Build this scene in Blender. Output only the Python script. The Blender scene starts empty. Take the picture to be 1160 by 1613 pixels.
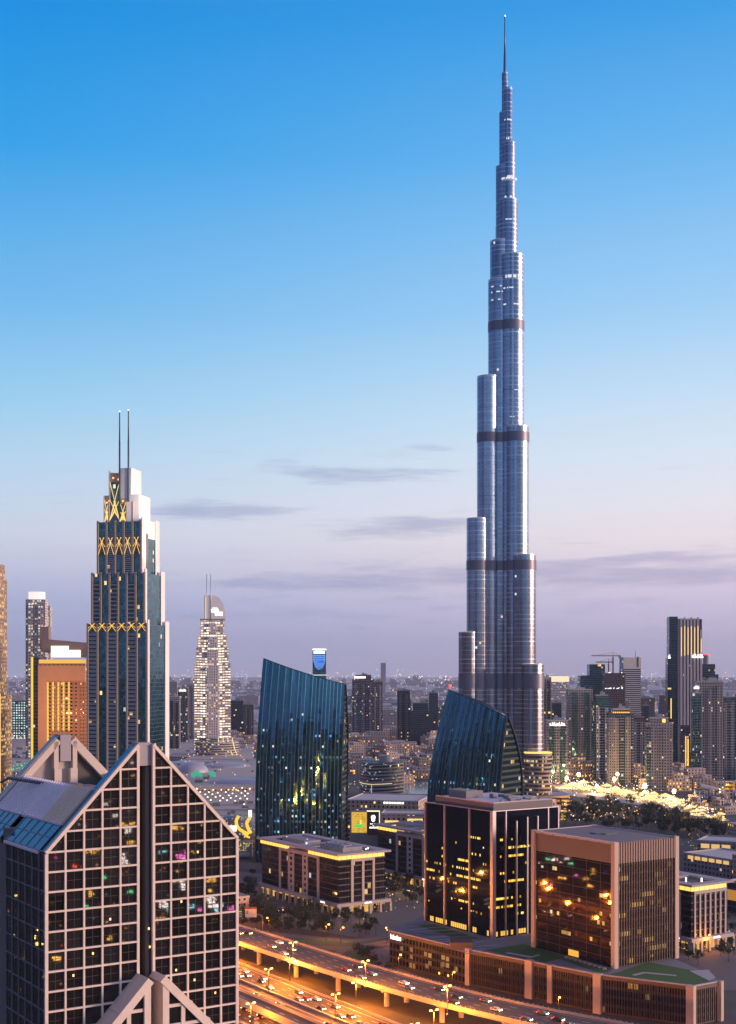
import bpy, math, random
from mathutils import Vector, Matrix, noise

# ------------------------------------------------------------------ camera, sky, sun, exposure
S = bpy.context.scene
COL = S.collection
F = 2080.0                       # focal length in photograph pixels
HZ = 1057.0                      # eye level in the photograph
CZ = 140.0                       # eye height in metres
cam_data = bpy.data.cameras.new('camera')
cam = bpy.data.objects.new('camera', cam_data); COL.objects.link(cam)
cam.location = (0, 0, CZ); cam.rotation_euler = (math.pi/2, 0, 0)
cam_data.sensor_fit = 'VERTICAL'; cam_data.sensor_height = 36; cam_data.sensor_width = 36
cam_data.lens = 36*F/1613
cam_data.shift_y = (HZ-806.5)/1613
cam_data.clip_start = 1; cam_data.clip_end = 160000
S.camera = cam
S.render.resolution_x, S.render.resolution_y = 736, 1024
S.view_settings.view_transform = 'Standard'; S.view_settings.look = 'None'
S.view_settings.exposure = 0; S.view_settings.gamma = 1
S.render.engine = 'CYCLES'
cy = S.cycles
cy.use_denoising = True
cy.max_bounces = 5; cy.diffuse_bounces = 2; cy.glossy_bounces = 3; cy.transmission_bounces = 2; cy.volume_bounces = 0
cy.sample_clamp_indirect = 4; cy.use_light_tree = True
cy.caustics_reflective = False; cy.caustics_refractive = False

def lin(c):
    return tuple((x/12.92 if x <= .04045 else ((x+.055)/1.055)**2.4) for x in [v/255 for v in c])
def rgba(c): return (*lin(c), 1)

class NT:
    """small helper round a node tree"""
    def __init__(s, nt): s.nt = nt
    def n(s, t, **kw):
        nd = s.nt.nodes.new(t)
        for k, v in kw.items(): setattr(nd, k, v)
        return nd
    def put(s, sock, v):
        if v is None: return
        if isinstance(v, bpy.types.NodeSocket): s.nt.links.new(v, sock)
        else: sock.default_value = v
    def m(s, op, a, b=None, c=None, clamp=False):
        nd = s.n('ShaderNodeMath', operation=op); nd.use_clamp = clamp
        for i, v in enumerate((a, b, c)): s.put(nd.inputs[i], v)
        return nd.outputs[0]
    def vm(s, op, a, b=None, sc=None):
        nd = s.n('ShaderNodeVectorMath', operation=op)
        s.put(nd.inputs[0], a); s.put(nd.inputs[1], b)
        if sc is not None: s.put(nd.inputs['Scale'], sc)
        return nd.outputs['Value'] if op in ('DOT_PRODUCT', 'LENGTH') else nd.outputs[0]
    def mix(s, f, a, b):
        nd = s.n('ShaderNodeMix', data_type='RGBA')
        s.put(nd.inputs[0], f); s.put(nd.inputs[6], a); s.put(nd.inputs[7], b)
        return nd.outputs[2]
    def step(s, x, lo, hi):
        nd = s.n('ShaderNodeMapRange', interpolation_type='SMOOTHSTEP')
        s.put(nd.inputs[0], x); s.put(nd.inputs[1], lo); s.put(nd.inputs[2], hi)
        return nd.outputs[0]
    def ramp(s, f, stops):
        nd = s.n('ShaderNodeValToRGB'); cr = nd.color_ramp
        while len(cr.elements) < len(stops): cr.elements.new(.5)
        for e, (p, c) in zip(cr.elements, stops): e.position = p; e.color = c
        s.put(nd.inputs[0], f)
        return nd.outputs[0]
    def xyz(s, v):
        nd = s.n('ShaderNodeSeparateXYZ'); s.put(nd.inputs[0], v); return nd.outputs
    def comb(s, x, y, z=0.0):
        nd = s.n('ShaderNodeCombineXYZ')
        for i, v in enumerate((x, y, z)): s.put(nd.inputs[i], v)
        return nd.outputs[0]
    def noise(s, v, scale, detail=3, rough=.55):
        nd = s.n('ShaderNodeTexNoise'); s.put(nd.inputs['Vector'], v)
        nd.inputs['Scale'].default_value = scale; nd.inputs['Detail'].default_value = detail; nd.inputs['Roughness'].default_value = rough
        return nd.outputs[0]
    def white(s, v):
        nd = s.n('ShaderNodeTexWhiteNoise', noise_dimensions='3D'); s.put(nd.inputs['Vector'], v)
        return nd.outputs['Value'], nd.outputs['Color']

def make_world():
    w = bpy.data.worlds.new('World'); S.world = w; w.use_nodes = True
    nt = w.node_tree; nt.nodes.clear(); g = NT(nt)
    d = g.n('ShaderNodeTexCoord').outputs['Generated']
    x, y, z = g.xyz(d)
    h = g.m('MAXIMUM', g.m('SQRT', g.m('ADD', g.m('MULTIPLY', x, x), g.m('MULTIPLY', y, y))), .001)
    e = g.m('DIVIDE', z, h)
    t = g.m('MULTIPLY', e, 1/.8, clamp=True)
    def st(rows): return [(p/.8, rgba(c)) for p, c in rows]
    A = g.ramp(t, st([(0, (176,172,200)), (.027, (172,175,210)), (.051, (174,184,218)), (.0755, (196,202,227)), (.1, (208,217,234)), (.124, (200,219,240)),
                      (.16, (180,217,243)), (.2, (152,209,244)), (.268, (112,188,241)), (.388, (40,160,234)), (.49, (0,143,226)), (.8, (132,124,172))]))
    B = g.ramp(t, st([(0, (200,182,204)), (.027, (212,196,219)), (.051, (221,207,231)), (.0755, (238,222,234)), (.1, (246,234,238)), (.124, (240,237,246)),
                      (.16, (226,237,249)), (.2, (206,230,251)), (.268, (164,212,250)), (.388, (106,184,243)), (.508, (52,156,231)), (.8, (140,132,178))]))
    Cc = g.ramp(t, st([(0, (255,196,160)), (.06, (255,214,186)), (.15, (252,220,205)), (.3, (215,214,230)), (.5, (150,190,238)), (.8, (150,150,195))]))
    D = g.ramp(t, st([(0, (120,112,150)), (.08, (128,126,166)), (.2, (118,142,192)), (.4, (78,116,180)), (.8, (110,104,150))]))
    s = g.m('DIVIDE', g.m('ADD', g.m('MULTIPLY', x, .985), g.m('MULTIPLY', y, .174)), h)
    c = g.mix(g.step(s, -.22, .5), A, B)
    sun = g.step(s, .42, 1.0)
    c = g.mix(sun, c, Cc)
    c = g.mix(g.step(s, -.25, -1.0), c, D)
    # thin streaks of cloud low in the sky: (tan azimuth, tan elevation, half width, half height, strength)
    ta = g.m('DIVIDE', x, g.m('MAXIMUM', y, .02))
    q = g.comb(g.m('MULTIPLY', ta, 16.0), g.m('MULTIPLY', e, 150.0), g.m('MULTIPLY', y, .3))
    nz = g.noise(q, 1.0, 5, .6)
    q2 = g.comb(g.m('MULTIPLY', ta, 3.2), g.m('MULTIPLY', e, 30.0), 3.3)
    nz2 = g.noise(q2, 1.0, 3, .55)
    tot = None
    for (px, py, wx, wy, k) in ((345, 806, 150, 9, 1.0), (560, 750, 75, 8, .95), (610, 828, 120, 10, .7), (670, 709, 80, 6, .45), (555, 851, 120, 5, .6), (450, 733, 50, 6, .4),
                                (710, 745, 70, 8, .45), (960, 905, 420, 17, 1.0), (430, 918, 260, 10, .45), (980, 836, 90, 5, .4), (30, 806, 90, 5, .4), (720, 820, 80, 14, .5), (1040, 884, 90, 5, .4), (700, 960, 900, 22, .28)):
        a = g.m('DIVIDE', g.m('SUBTRACT', ta, (px-580)/F), wx/F)
        b = g.m('DIVIDE', g.m('SUBTRACT', e, (HZ-py)/F), wy*1.35/F)
        r = g.m('ADD', g.m('MULTIPLY', a, a), g.m('MULTIPLY', b, b))
        m = g.m('MULTIPLY', g.m('EXPONENT', g.m('MULTIPLY', r, -.75)), k)
        tot = m if tot is None else g.m('ADD', tot, m)
    cl = g.step(g.m('ADD', g.m('MULTIPLY', tot, .62), g.m('ADD', g.m('MULTIPLY', nz, 1.5), g.m('MULTIPLY', nz2, .40))), 1.08, 1.68)
    cl = g.m('MULTIPLY', cl, g.m('MULTIPLY', g.step(y, .05, .3), g.step(e, .20, .172)))
    c = g.mix(g.m('MULTIPLY', cl, .52), c, g.mix(g.step(ta, -.2, .3), rgba((134,146,190)), rgba((160,156,196))))
    # sky strength rises towards the sunset azimuth, for warmer reflections
    st_ = g.m('ADD', 1.0, g.m('MULTIPLY', sun, 1.0))
    bg = g.n('ShaderNodeBackground'); g.put(bg.inputs[0], c); g.put(bg.inputs[1], st_)
    o = g.n('ShaderNodeOutputWorld'); nt.links.new(bg.outputs[0], o.inputs[0])
make_world()
sl = bpy.data.lights.new('sun', 'SUN'); sun = bpy.data.objects.new('sun', sl); COL.objects.link(sun)
sl.energy = 4.5; sl.angle = math.radians(14); sl.color = (1, .66, .48)
_az, _el = math.radians(99), math.radians(6)
_sd = Vector((math.sin(_az)*math.cos(_el), math.cos(_az)*math.cos(_el), math.sin(_el)))
sun.rotation_euler = _sd.to_track_quat('Z', 'Y').to_euler()

# ------------------------------------------------------------------ helpers
RND = random.Random(7)
GA = math.atan2(.553, .833)      # bearing of the city grid
def at(px, py, Y): return Vector(((px-580)/F*Y, Y, CZ-(py-HZ)/F*Y))
def gnd(px, py, z=0.0):
    Y = (CZ-z)*F/(py-HZ); return Vector(((px-580)/F*Y, Y, z))

def link(o, parent=None):
    COL.objects.link(o)
    if parent is not None: o.parent = parent
    return o
def tag(o, label=None, cat=None, group=None, kind=None):
    if label: o['label'] = label
    if cat: o['category'] = cat
    if group: o['group'] = group
    if kind: o['kind'] = kind
    return o
def thing(name, label, cat, loc=(0,0,0), rz=0, group=None):
    o = bpy.data.objects.new(name, None); COL.objects.link(o)
    o.empty_display_size = .5
    o.location = loc; o.rotation_euler = (0, 0, rz)
    return tag(o, label, cat, group)
def dup(root, loc, rz=0, label=None, group=None, scale=None):
    r = root.copy(); COL.objects.link(r); r.location = loc; r.rotation_euler = (0, 0, rz)
    if scale: r.scale = (scale,)*3
    if label: r['label'] = label
    if group: r['group'] = group
    for ch in list(root.children):
        c = ch.copy(); COL.objects.link(c); c.parent = r
        for gc in ch.children:
            d = gc.copy(); COL.objects.link(d); d.parent = c
    return r

class MB:
    def __init__(s): s.v = []; s.f = []; s.m = []; s.uv = []; s.sm = []
    def face(s, pts, mat=0, uv=None, smooth=False):
        pts = [Vector(p) for p in pts]
        i = len(s.v); s.v += [tuple(p) for p in pts]; s.f.append(tuple(range(i, i+len(pts)))); s.m.append(mat); s.sm.append(smooth)
        if uv is None:
            n = Vector((0,0,0))
            for k in range(len(pts)):
                a, b = pts[k], pts[(k+1) % len(pts)]
                n += Vector(((a.y-b.y)*(a.z+b.z), (a.z-b.z)*(a.x+b.x), (a.x-b.x)*(a.y+b.y)))
            if n.length > 1e-9: n.normalize()
            if abs(n.z) > .75: uv = [(p.x, p.y) for p in pts]
            else:
                t = Vector((-n.y, n.x, 0)); t.normalize()
                uv = [(p.dot(t), p.z) for p in pts]
        s.uv.append(uv)
    def prism(s, poly, z0, z1, wm=0, rm=1, smooth=False, top=True, bottom=False, poly2=None):
        n = len(poly); q = poly2 or poly; u = 0
        i = len(s.v)
        if smooth:
            s.v += [(p[0], p[1], z0) for p in poly] + [(p[0], p[1], z1) for p in q]
        for k in range(n):
            a, b = poly[k], poly[(k+1) % n]; c, d = q[(k+1) % n], q[k]
            L = math.hypot(b[0]-a[0], b[1]-a[1])
            uv = [(u, z0), (u+L, z0), (u+L, z1), (u, z1)]
            if smooth:
                s.f.append((i+k, i+(k+1) % n, i+n+(k+1) % n, i+n+k)); s.m.append(wm); s.sm.append(True); s.uv.append(uv)
            else:
                s.face([(a[0],a[1],z0), (b[0],b[1],z0), (c[0],c[1],z1), (d[0],d[1],z1)], wm, uv)
            u += L
        if top: s.face([(p[0], p[1], z1) for p in q], rm)
        if bottom: s.face([(p[0], p[1], z0) for p in reversed(poly)], rm)
    def box(s, x0, x1, y0, y1, z0, z1, m=0, rm=None, bottom=True):
        if x0 > x1: x0, x1 = x1, x0
        if y0 > y1: y0, y1 = y1, y0
        P = [(x0,y0), (x1,y0), (x1,y1), (x0,y1)]
        for k in range(4):
            a, b = P[k], P[(k+1) % 4]
            s.face([(*a,z0), (*b,z0), (*b,z1), (*a,z1)], m)
        s.face([(*p,z1) for p in P], m if rm is None else rm)
        if bottom: s.face([(*p,z0) for p in reversed(P)], m)
    def bar(s, p, q, w, h=None, m=0, up=(0,0,1)):
        p, q = Vector(p), Vector(q); h = h or w
        d = (q-p)
        if d.length < 1e-6: return
        d.normalize(); up = Vector(up)
        if abs(d.dot(up)) > .98: up = Vector((0,1,0))
        a = d.cross(up).normalized()*w/2; b = a.cross(d).normalized()*h/2
        P = [p-a-b, p+a-b, p+a+b, p-a+b]; Q = [x+(q-p) for x in P]
        for k in range(4):
            j = (k+1) % 4
            s.face([P[j], P[k], Q[k], Q[j]], m)
        s.face(P, m); s.face(list(reversed(Q)), m)
    def tube(s, p, q, r0, r1=None, n=8, m=0, caps=True):
        p, q = Vector(p), Vector(q); r1 = r0 if r1 is None else r1
        d = (q-p).normalized(); up = Vector((0,0,1)) if abs(d.z) < .98 else Vector((1,0,0))
        a = d.cross(up).normalized(); b = a.cross(d).normalized()
        i = len(s.v)
        for c, r in ((p, r0), (q, r1)):
            for k in range(n):
                t = 2*math.pi*k/n; s.v.append(tuple(c + a*(r*math.cos(t)) + b*(r*math.sin(t))))
        for k in range(n):
            j = (k+1) % n
            s.f.append((i+j, i+k, i+n+k, i+n+j)); s.m.append(m); s.sm.append(True); s.uv.append([(0,0)]*4)
        if caps:
            s.f.append(tuple(i+k for k in range(n))); s.m.append(m); s.sm.append(False); s.uv.append([(0,0)]*n)
            s.f.append(tuple(i+n+k for k in reversed(range(n)))); s.m.append(m); s.sm.append(False); s.uv.append([(0,0)]*n)
    def grid(s, P, mat=0, smooth=True, uvs=None, flip=False):
        """P[i][j] points"""
        i0 = len(s.v); R = len(P); Cn = len(P[0])
        for row in P: s.v += [tuple(p) for p in row]
        for i in range(R-1):
            for j in range(Cn-1):
                q = (i0+i*Cn+j, i0+i*Cn+j+1, i0+(i+1)*Cn+j+1, i0+(i+1)*Cn+j)
                w = [(i,j), (i,j+1), (i+1,j+1), (i+1,j)]
                if flip: q = q[::-1]; w = w[::-1]
                s.f.append(q); s.m.append(mat); s.sm.append(smooth)
                s.uv.append([uvs[a][b] if uvs else (b, a) for a, b in w])
    def mesh(s, name, mats):
        me = bpy.data.meshes.new(name)
        me.from_pydata(s.v, [], s.f)
        for m in (mats if isinstance(mats, (list, tuple)) else [mats]): me.materials.append(m)
        me.polygons.foreach_set('material_index', s.m)
        me.polygons.foreach_set('use_smooth', s.sm)
        ul = me.uv_layers.new(name='UVMap')
        flat = [c for f in s.uv for p in f for c in p]
        ul.data.foreach_set('uv', flat)
        me.update()
        return me
    def build(s, name, mats, parent=None, loc=None):
        o = bpy.data.objects.new(name, s.mesh(name, mats))
        link(o, parent)
        if loc is not None: o.location = loc
        return o

def rect(x0, x1, y0, y1): return [(x0,y0), (x1,y0), (x1,y1), (x0,y1)]
def circ(r, n=32, cx=0, cy=0, a0=0): return [(cx+r*math.cos(a0+2*math.pi*k/n), cy+r*math.sin(a0+2*math.pi*k/n)) for k in range(n)]
def clip(poly, a, b, c):
    """keep a*x+b*z<=c of a convex polygon in (x,z)"""
    out = []
    for i in range(len(poly)):
        p, q = poly[i], poly[(i+1) % len(poly)]
        dp, dq = a*p[0]+b*p[1]-c, a*q[0]+b*q[1]-c
        if dp <= 0: out.append(p)
        if dp*dq < 0:
            t = dp/(dp-dq); out.append((p[0]+(q[0]-p[0])*t, p[1]+(q[1]-p[1])*t))
    return out

# ------------------------------------------------------------------ materials
MC = {}
def new_mat(name):
    m = bpy.data.materials.new(name); m.use_nodes = True
    nt = m.node_tree; nt.nodes.clear(); g = NT(nt)
    p = g.n('ShaderNodeBsdfPrincipled'); o = g.n('ShaderNodeOutputMaterial')
    nt.links.new(p.outputs[0], o.inputs[0])
    m.cycles.emission_sampling = 'NONE'
    return m, g, p
def plain(name, col, rough=.6, metal=0.0, var=.12, scale=.15, emit=None, es=0.0, spec=.5):
    """col is a linear base colour; a little object-space noise for wear"""
    if name in MC: return MC[name]
    m, g, p = new_mat(name)
    tc = g.n('ShaderNodeTexCoord').outputs['Object']
    if var > 0:
        nz = g.noise(tc, scale, 5, .65)
        k = g.m('ADD', 1-var, g.m('MULTIPLY', nz, 2*var))
        cc = g.vm('SCALE', (col[0], col[1], col[2]), sc=k)
        g.put(p.inputs['Base Color'], cc)
        g.put(p.inputs['Roughness'], g.m('ADD', rough-.06, g.m('MULTIPLY', nz, .12)))
    else:
        p.inputs['Base Color'].default_value = (*col, 1); p.inputs['Roughness'].default_value = rough
    p.inputs['Metallic'].default_value = metal
    p.inputs['Specular IOR Level'].default_value = spec
    if emit:
        p.inputs['Emission Color'].default_value = (*emit, 1); p.inputs['Emission Strength'].default_value = es
    MC[name] = m
    return m
def glow(name, col, s):
    if name in MC: return MC[name]
    m, g, p = new_mat(name)
    p.inputs['Base Color'].default_value = (.1,.1,.1,1)
    p.inputs['Emission Color'].default_value = (*col, 1); p.inputs['Emission Strength'].default_value = s
    MC[name] = m
    return m

def facade(name, wall, glass, cw=3.0, ch=3.5, fx=.6, fy=.6, lit=.06, warm=(1,.62,.22), cool=(.85,.95,1), ls=1.6, gmetal=.75, grough=.08,
           wrough=.65, tilt=.02, cool_p=.25, zlo=None, zhi=None, wmetal=0.0, floorwise=.5, clus=5.0):
    """a wall of window cells measured in metres along the facade: each cell its own glass tilt, some of them lit from inside"""
    if name in MC: return MC[name]
    m, g, p = new_mat(name)
    uv = g.n('ShaderNodeUVMap', uv_map='UVMap').outputs[0]
    u, v, _ = g.xyz(uv)
    rnd = g.m('MULTIPLY', g.n('ShaderNodeObjectInfo').outputs['Random'], 57.0)
    cu = g.m('DIVIDE', u, cw); cv = g.m('DIVIDE', v, ch)
    iu = g.m('FLOOR', cu); iv = g.m('FLOOR', cv); fu = g.m('FRACT', cu); fv = g.m('FRACT', cv)
    win = g.m('MULTIPLY', g.m('LESS_THAN', g.m('ABSOLUTE', g.m('SUBTRACT', fu, .5)), fx/2),
              g.m('LESS_THAN', g.m('ABSOLUTE', g.m('SUBTRACT', fv, .52)), fy/2))
    cell = g.comb(iu, iv, rnd)
    wv, wc = g.white(cell)
    w2, _ = g.white(g.comb(g.m('ADD', g.m('FLOOR', g.m('DIVIDE', iu, clus)), 91.0), iv, rnd))
    pr = g.m('MULTIPLY', g.m('ADD', 1-floorwise, g.m('MULTIPLY', g.m('POWER', w2, 4.0), floorwise*5)), lit)
    if zlo is not None:
        pr = g.m('MULTIPLY', pr, g.m('MULTIPLY', g.step(v, zlo-8, zlo+4), g.step(v, zhi+8, zhi-4)))
    on = g.m('MULTIPLY', g.m('LESS_THAN', wv, pr), win)
    r2, gg, b2 = g.xyz(wc)
    ecol = g.mix(g.m('LESS_THAN', gg, cool_p), (*warm, 1), (*cool, 1))
    inner = g.noise(g.comb(g.m('MULTIPLY', u, 1.7), g.m('MULTIPLY', v, 1.7), rnd), 1.0, 2)
    nz = g.noise(g.comb(u, g.m('MULTIPLY', v, .35), rnd), .12, 4, .6)
    wcol = g.vm('SCALE', (wall[0], wall[1], wall[2]), sc=g.m('ADD', .8, g.m('MULTIPLY', nz, .4)))
    gcol = g.vm('SCALE', (glass[0], glass[1], glass[2]), sc=g.m('ADD', .65, g.m('MULTIPLY', gg, .7)))
    g.put(p.inputs['Base Color'], g.mix(win, wcol, gcol))
    g.put(p.inputs['Metallic'], g.m('ADD', wmetal, g.m('MULTIPLY', win, gmetal-wmetal)))
    g.put(p.inputs['Roughness'], g.m('ADD', wrough, g.m('MULTIPLY', win, grough-wrough)))
    nn = g.n('ShaderNodeNewGeometry').outputs['Normal']
    off = g.vm('SCALE', g.vm('SUBTRACT', wc, (.5,.5,.5)), sc=g.m('MULTIPLY', win, tilt*2))
    g.put(p.inputs['Normal'], g.vm('NORMALIZE', g.vm('ADD', nn, off)))
    g.put(p.inputs['Emission Color'], ecol)
    g.put(p.inputs['Emission Strength'], g.m('MULTIPLY', on, g.m('MULTIPLY', ls, g.m('ADD', .35, g.m('MULTIPLY', g.m('MULTIPLY', b2, inner), 2.2)))))
    MC[name] = m
    return m

def ground_mat():
    m, g, p = new_mat('city_ground')
    P = g.n('ShaderNodeNewGeometry').outputs['Position']
    x, y, z = g.xyz(P)
    n1 = g.noise(P, .0016, 6, .6); n2 = g.noise(P, .02, 5, .65); n3 = g.noise(g.comb(g.m('MULTIPLY', x, .00022), g.m('MULTIPLY', y, .0009), 4.0), 1.0, 5, .55)
    city = g.ramp(g.m('ADD', g.m('MULTIPLY', n1, .5), g.m('MULTIPLY', n2, .5)), [(.3, (.03,.026,.024,1)), (.5, (.075,.062,.056,1)), (.68, (.15,.125,.11,1))])
    des = g.ramp(n3, [(.32, (.12,.16,.17,1)), (.45, (.36,.29,.27,1)), (.58, (.48,.39,.35,1)), (.7, (.25,.26,.27,1))])
    d = g.m('SQRT', g.m('ADD', g.m('MULTIPLY', x, x), g.m('MULTIPLY', y, y)))
    f = g.step(g.m('ADD', y, g.m('MULTIPLY', g.m('SUBTRACT', n1, .5), 1800.0)), 2300.0, 3800.0)
    g.put(p.inputs['Base Color'], g.mix(f, city, des)); p.inputs['Roughness'].default_value = .9
    return m

CONC = plain('pale_concrete', (.42,.38,.36), .75)
DCONC = plain('grey_concrete', (.22,.2,.2), .8)
WHITE = plain('white_cladding', (.78,.74,.72), .5)
PINKST = plain('pink_stone', (.45,.335,.285), .6)
MULL = plain('pale_granite', (.76,.59,.49), .5, scale=.7, var=.2)
ROOF = plain('roof_felt', (.30,.25,.24), .85, var=.25, scale=.12)
ROOFL = plain('pale_roof', (.5,.43,.41), .8, var=.22, scale=.1)
DARK = plain('dark_metal', (.03,.03,.035), .45)
STEEL = plain('brushed_steel', (.42,.42,.46), .32, .85)
ASPH = plain('asphalt', (.10,.078,.062), .8, var=.3, scale=.06)
KERB = plain('road_concrete', (.46,.38,.31), .8, var=.2, scale=.3)
PAINT = plain('road_paint', (.75,.72,.66), .6, var=.2, scale=.5)
GRASS = plain('lawn_grass', (.05,.11,.02), .9, var=.35, scale=.3)
PAVE = plain('paving', (.13,.105,.095), .8, var=.25, scale=.12)
YELL = glow('warm_strip_light', (1,.60,.10), 1.5)
AMBER = glow('amber_light', (1,.42,.06), 2.6)
WLIGHT = glow('white_light', (1,.93,.82), 3.2)
CLIGHT = glow('cool_white_light', (.85,.95,1), 2.4)
RED = glow('red_light', (1,.06,.03), 2.0)
GREEN = glow('green_light', (.05,.8,.25), 1.2)
SODIUM = glow('sodium_lamp', (1,.48,.12), 5.0)

# ------------------------------------------------------------------ ground, water
def ground():
    mb = MB(); R = 30000
    mb.face([(-R,-R,0), (R,-R,0), (R,R,0), (-R,R,0)])
    tag(mb.build('ground', ground_mat()), kind='structure')
ground()
def sheet(name, pts, z, mat, kind='structure'):
    mb = MB(); mb.face([(p[0], p[1], z) for p in pts]); o = mb.build(name, mat)
    return tag(o, kind=kind)
def water_mat():
    m, g, p = new_mat('lake_water')
    p.inputs['Base Color'].default_value = (.03,.22,.25,1); p.inputs['Roughness'].default_value = .12
    P = g.n('ShaderNodeNewGeometry').outputs['Position']
    b = g.n('ShaderNodeBump'); g.put(b.inputs['Height'], g.noise(P, .5, 3)); b.inputs['Strength'].default_value = .15
    g.put(p.inputs['Normal'], b.outputs[0])
    return m
sheet('lake_water', [gnd(600,1263), gnd(700,1263), gnd(700,1232), gnd(600,1232)], .03, water_mat())

# ------------------------------------------------------------------ the spiralling supertall
def burj():
    O = at(796, HZ, 1390); O.z = 0
    root = thing('supertall_tower', 'tallest tower, silvery stepped glass tubes spiralling up to a thin spire', 'skyscraper', O)
    m, g, p = new_mat('tower_cladding')
    u, v, _ = g.xyz(g.n('ShaderNodeUVMap', uv_map='UVMap').outputs[0])
    fl = g.m('LESS_THAN', g.m('FRACT', g.m('DIVIDE', v, 4.6)), .22)
    iu = g.m('FLOOR', g.m('DIVIDE', u, 2.1)); iv = g.m('FLOOR', g.m('DIVIDE', v, 4.6))
    rnd = g.m('MULTIPLY', g.n('ShaderNodeObjectInfo').outputs['Random'], 41.0)
    wv, wc = g.white(g.comb(iu, iv, rnd)); sv, sc_ = g.white(g.comb(iu, 7.0, rnd)); fv, _c = g.white(g.comb(3.0, iv, rnd))
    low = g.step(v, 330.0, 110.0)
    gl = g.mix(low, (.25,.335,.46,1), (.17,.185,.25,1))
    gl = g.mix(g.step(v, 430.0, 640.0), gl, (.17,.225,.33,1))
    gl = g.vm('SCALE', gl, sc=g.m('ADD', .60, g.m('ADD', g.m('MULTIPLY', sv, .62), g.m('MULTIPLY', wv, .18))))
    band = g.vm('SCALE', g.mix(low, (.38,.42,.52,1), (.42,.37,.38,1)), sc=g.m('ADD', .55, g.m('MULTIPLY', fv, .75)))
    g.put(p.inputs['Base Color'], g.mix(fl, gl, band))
    p.inputs['Metallic'].default_value = .9
    g.put(p.inputs['Roughness'], g.m('ADD', .30, g.m('MULTIPLY', fl, .10)))
    nn = g.n('ShaderNodeNewGeometry').outputs['Normal']
    off = g.vm('ADD', g.vm('SCALE', g.vm('SUBTRACT', sc_, (.5,.5,.5)), sc=.16), g.vm('SCALE', g.vm('SUBTRACT', wc, (.5,.5,.5)), sc=.010))
    g.put(p.inputs['Normal'], g.vm('NORMALIZE', g.vm('ADD', nn, off)))
    on = g.m('GREATER_THAN', wv, g.m('SUBTRACT', .9985, g.m('MULTIPLY', low, .006)))
    g.put(p.inputs['Emission Color'], g.mix(g.m('LESS_THAN', sv, .5), (1,.72,.42,1), (.85,.93,1,1)))
    g.put(p.inputs['Emission Strength'], g.m('MULTIPLY', g.m('MULTIPLY', on, g.m('GREATER_THAN', g.m('FRACT', g.m('DIVIDE', v, 4.6)), .5)), .9))
    CL = m
    BAND = plain('louvre_band', (.14,.14,.19), .45, .6)
    TOP = plain('terrace', (.3,.29,.32), .6)
    wings = {  # direction, [(screen offset in metres of tube centre, radius, height)]
        200: [(-40.3,9.7,179.4), (-30.4,11,298), (-18.7,11.4,447), (-6.2,11.8,549), (-5.2,10.8,590), (-1.8,8,669), (-.8,5.4,726), (-.4,3.1,768)],
        320: [(25.4,12.7,146), (17.4,13.3,259.7), (10.6,13.4,394), (6.0,13.4,574), (2.6,10.6,632.7), (3.4,7.3,693), (2.4,5.0,751)],
        80: [(8.5,11,215), (6.5,12,345), (4,12,500), (2,11,610), (1.2,6,700)],
    }
    bands = [(496,506), (379,389), (245,255), (122,137)]
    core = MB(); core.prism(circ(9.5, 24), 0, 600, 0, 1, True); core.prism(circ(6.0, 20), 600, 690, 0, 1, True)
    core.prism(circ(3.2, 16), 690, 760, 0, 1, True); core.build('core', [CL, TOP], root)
    for ang, tiers in wings.items():
        ca, sa = math.cos(math.radians(ang)), math.sin(math.radians(ang))
        for k, (off, r, zt) in enumerate(tiers):
            d = off/ca; cx, cyy = ca*d, sa*d
            mb = MB(); mb.prism(circ(r, 40, cx, cyy, math.radians(ang)), 0, zt, 0, 1, True)
            hw = r*.72
            if d > 8:
                P = [(-sa*-hw, ca*-hw), (cx-sa*-hw, cyy+ca*-hw), (cx+sa*-hw, cyy-ca*-hw), (sa*-hw, -ca*-hw)]
                mb.prism([P[3], P[2], P[1], P[0]][::-1], 0, zt-1.5, 0, 1)
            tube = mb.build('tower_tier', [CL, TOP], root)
            pz = MB(); pz.prism(circ(r+.12, 40, cx, cyy), zt, zt+1.3, 0, 0, True, top=False)
            pz.build('parapet', STEEL, tube)
            if zt < 600:
                lm = MB()
                n = 26
                for q in range(n):
                    t = math.radians(ang) - 1.9 + 3.8*q/n
                    if True: lm.bar((cx+(r-.4)*math.cos(t), cyy+(r-.4)*math.sin(t), zt+.9), (cx+(r-.4)*math.cos(t+.14), cyy+(r-.4)*math.sin(t+.14), zt+.9), .8, 1.0)
                lm.build('terrace_light', glow('terrace_glow', (1,.86,.68), 1.0), tube)
            for (b0, b1) in bands:
                inner = tiers[k+1][2] if k+1 < len(tiers) else 0
                if zt > b1:
                    bm = MB(); bm.prism(circ(r+.35, 40, cx, cyy), b0, b1, 0, 0, True, bottom=True); bm.build('mechanical_band', BAND, tube)
    # bright sky lobby floors
    for ang, off, r, z, h in ((320,6.0,13.5,538,1.2), (320,6.0,13.5,549,3.0), (200,-6.2,11.9,527,1.0), (200,-6.2,11.9,535,1.2), (200,-6.2,11.9,541,1.0), (320,3.4,7.4,634,3.0), (320,2.6,10.7,653.5,2.0), (320,3.4,7.4,655,3.2), (320,2.4,5.1,717,1.6),
                              (320,6.0,13.5,521,1.4), (320,6.0,13.5,432,.8), (320,6.0,13.5,404,.6), (320,2.6,10.7,611,1.0), (320,2.4,5.1,697,2.2)):
        ca, sa = math.cos(math.radians(ang)), math.sin(math.radians(ang)); d = off/ca
        mb = MB(); a = -math.pi/2 + (-.9 if ang == 200 else -.75)
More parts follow.
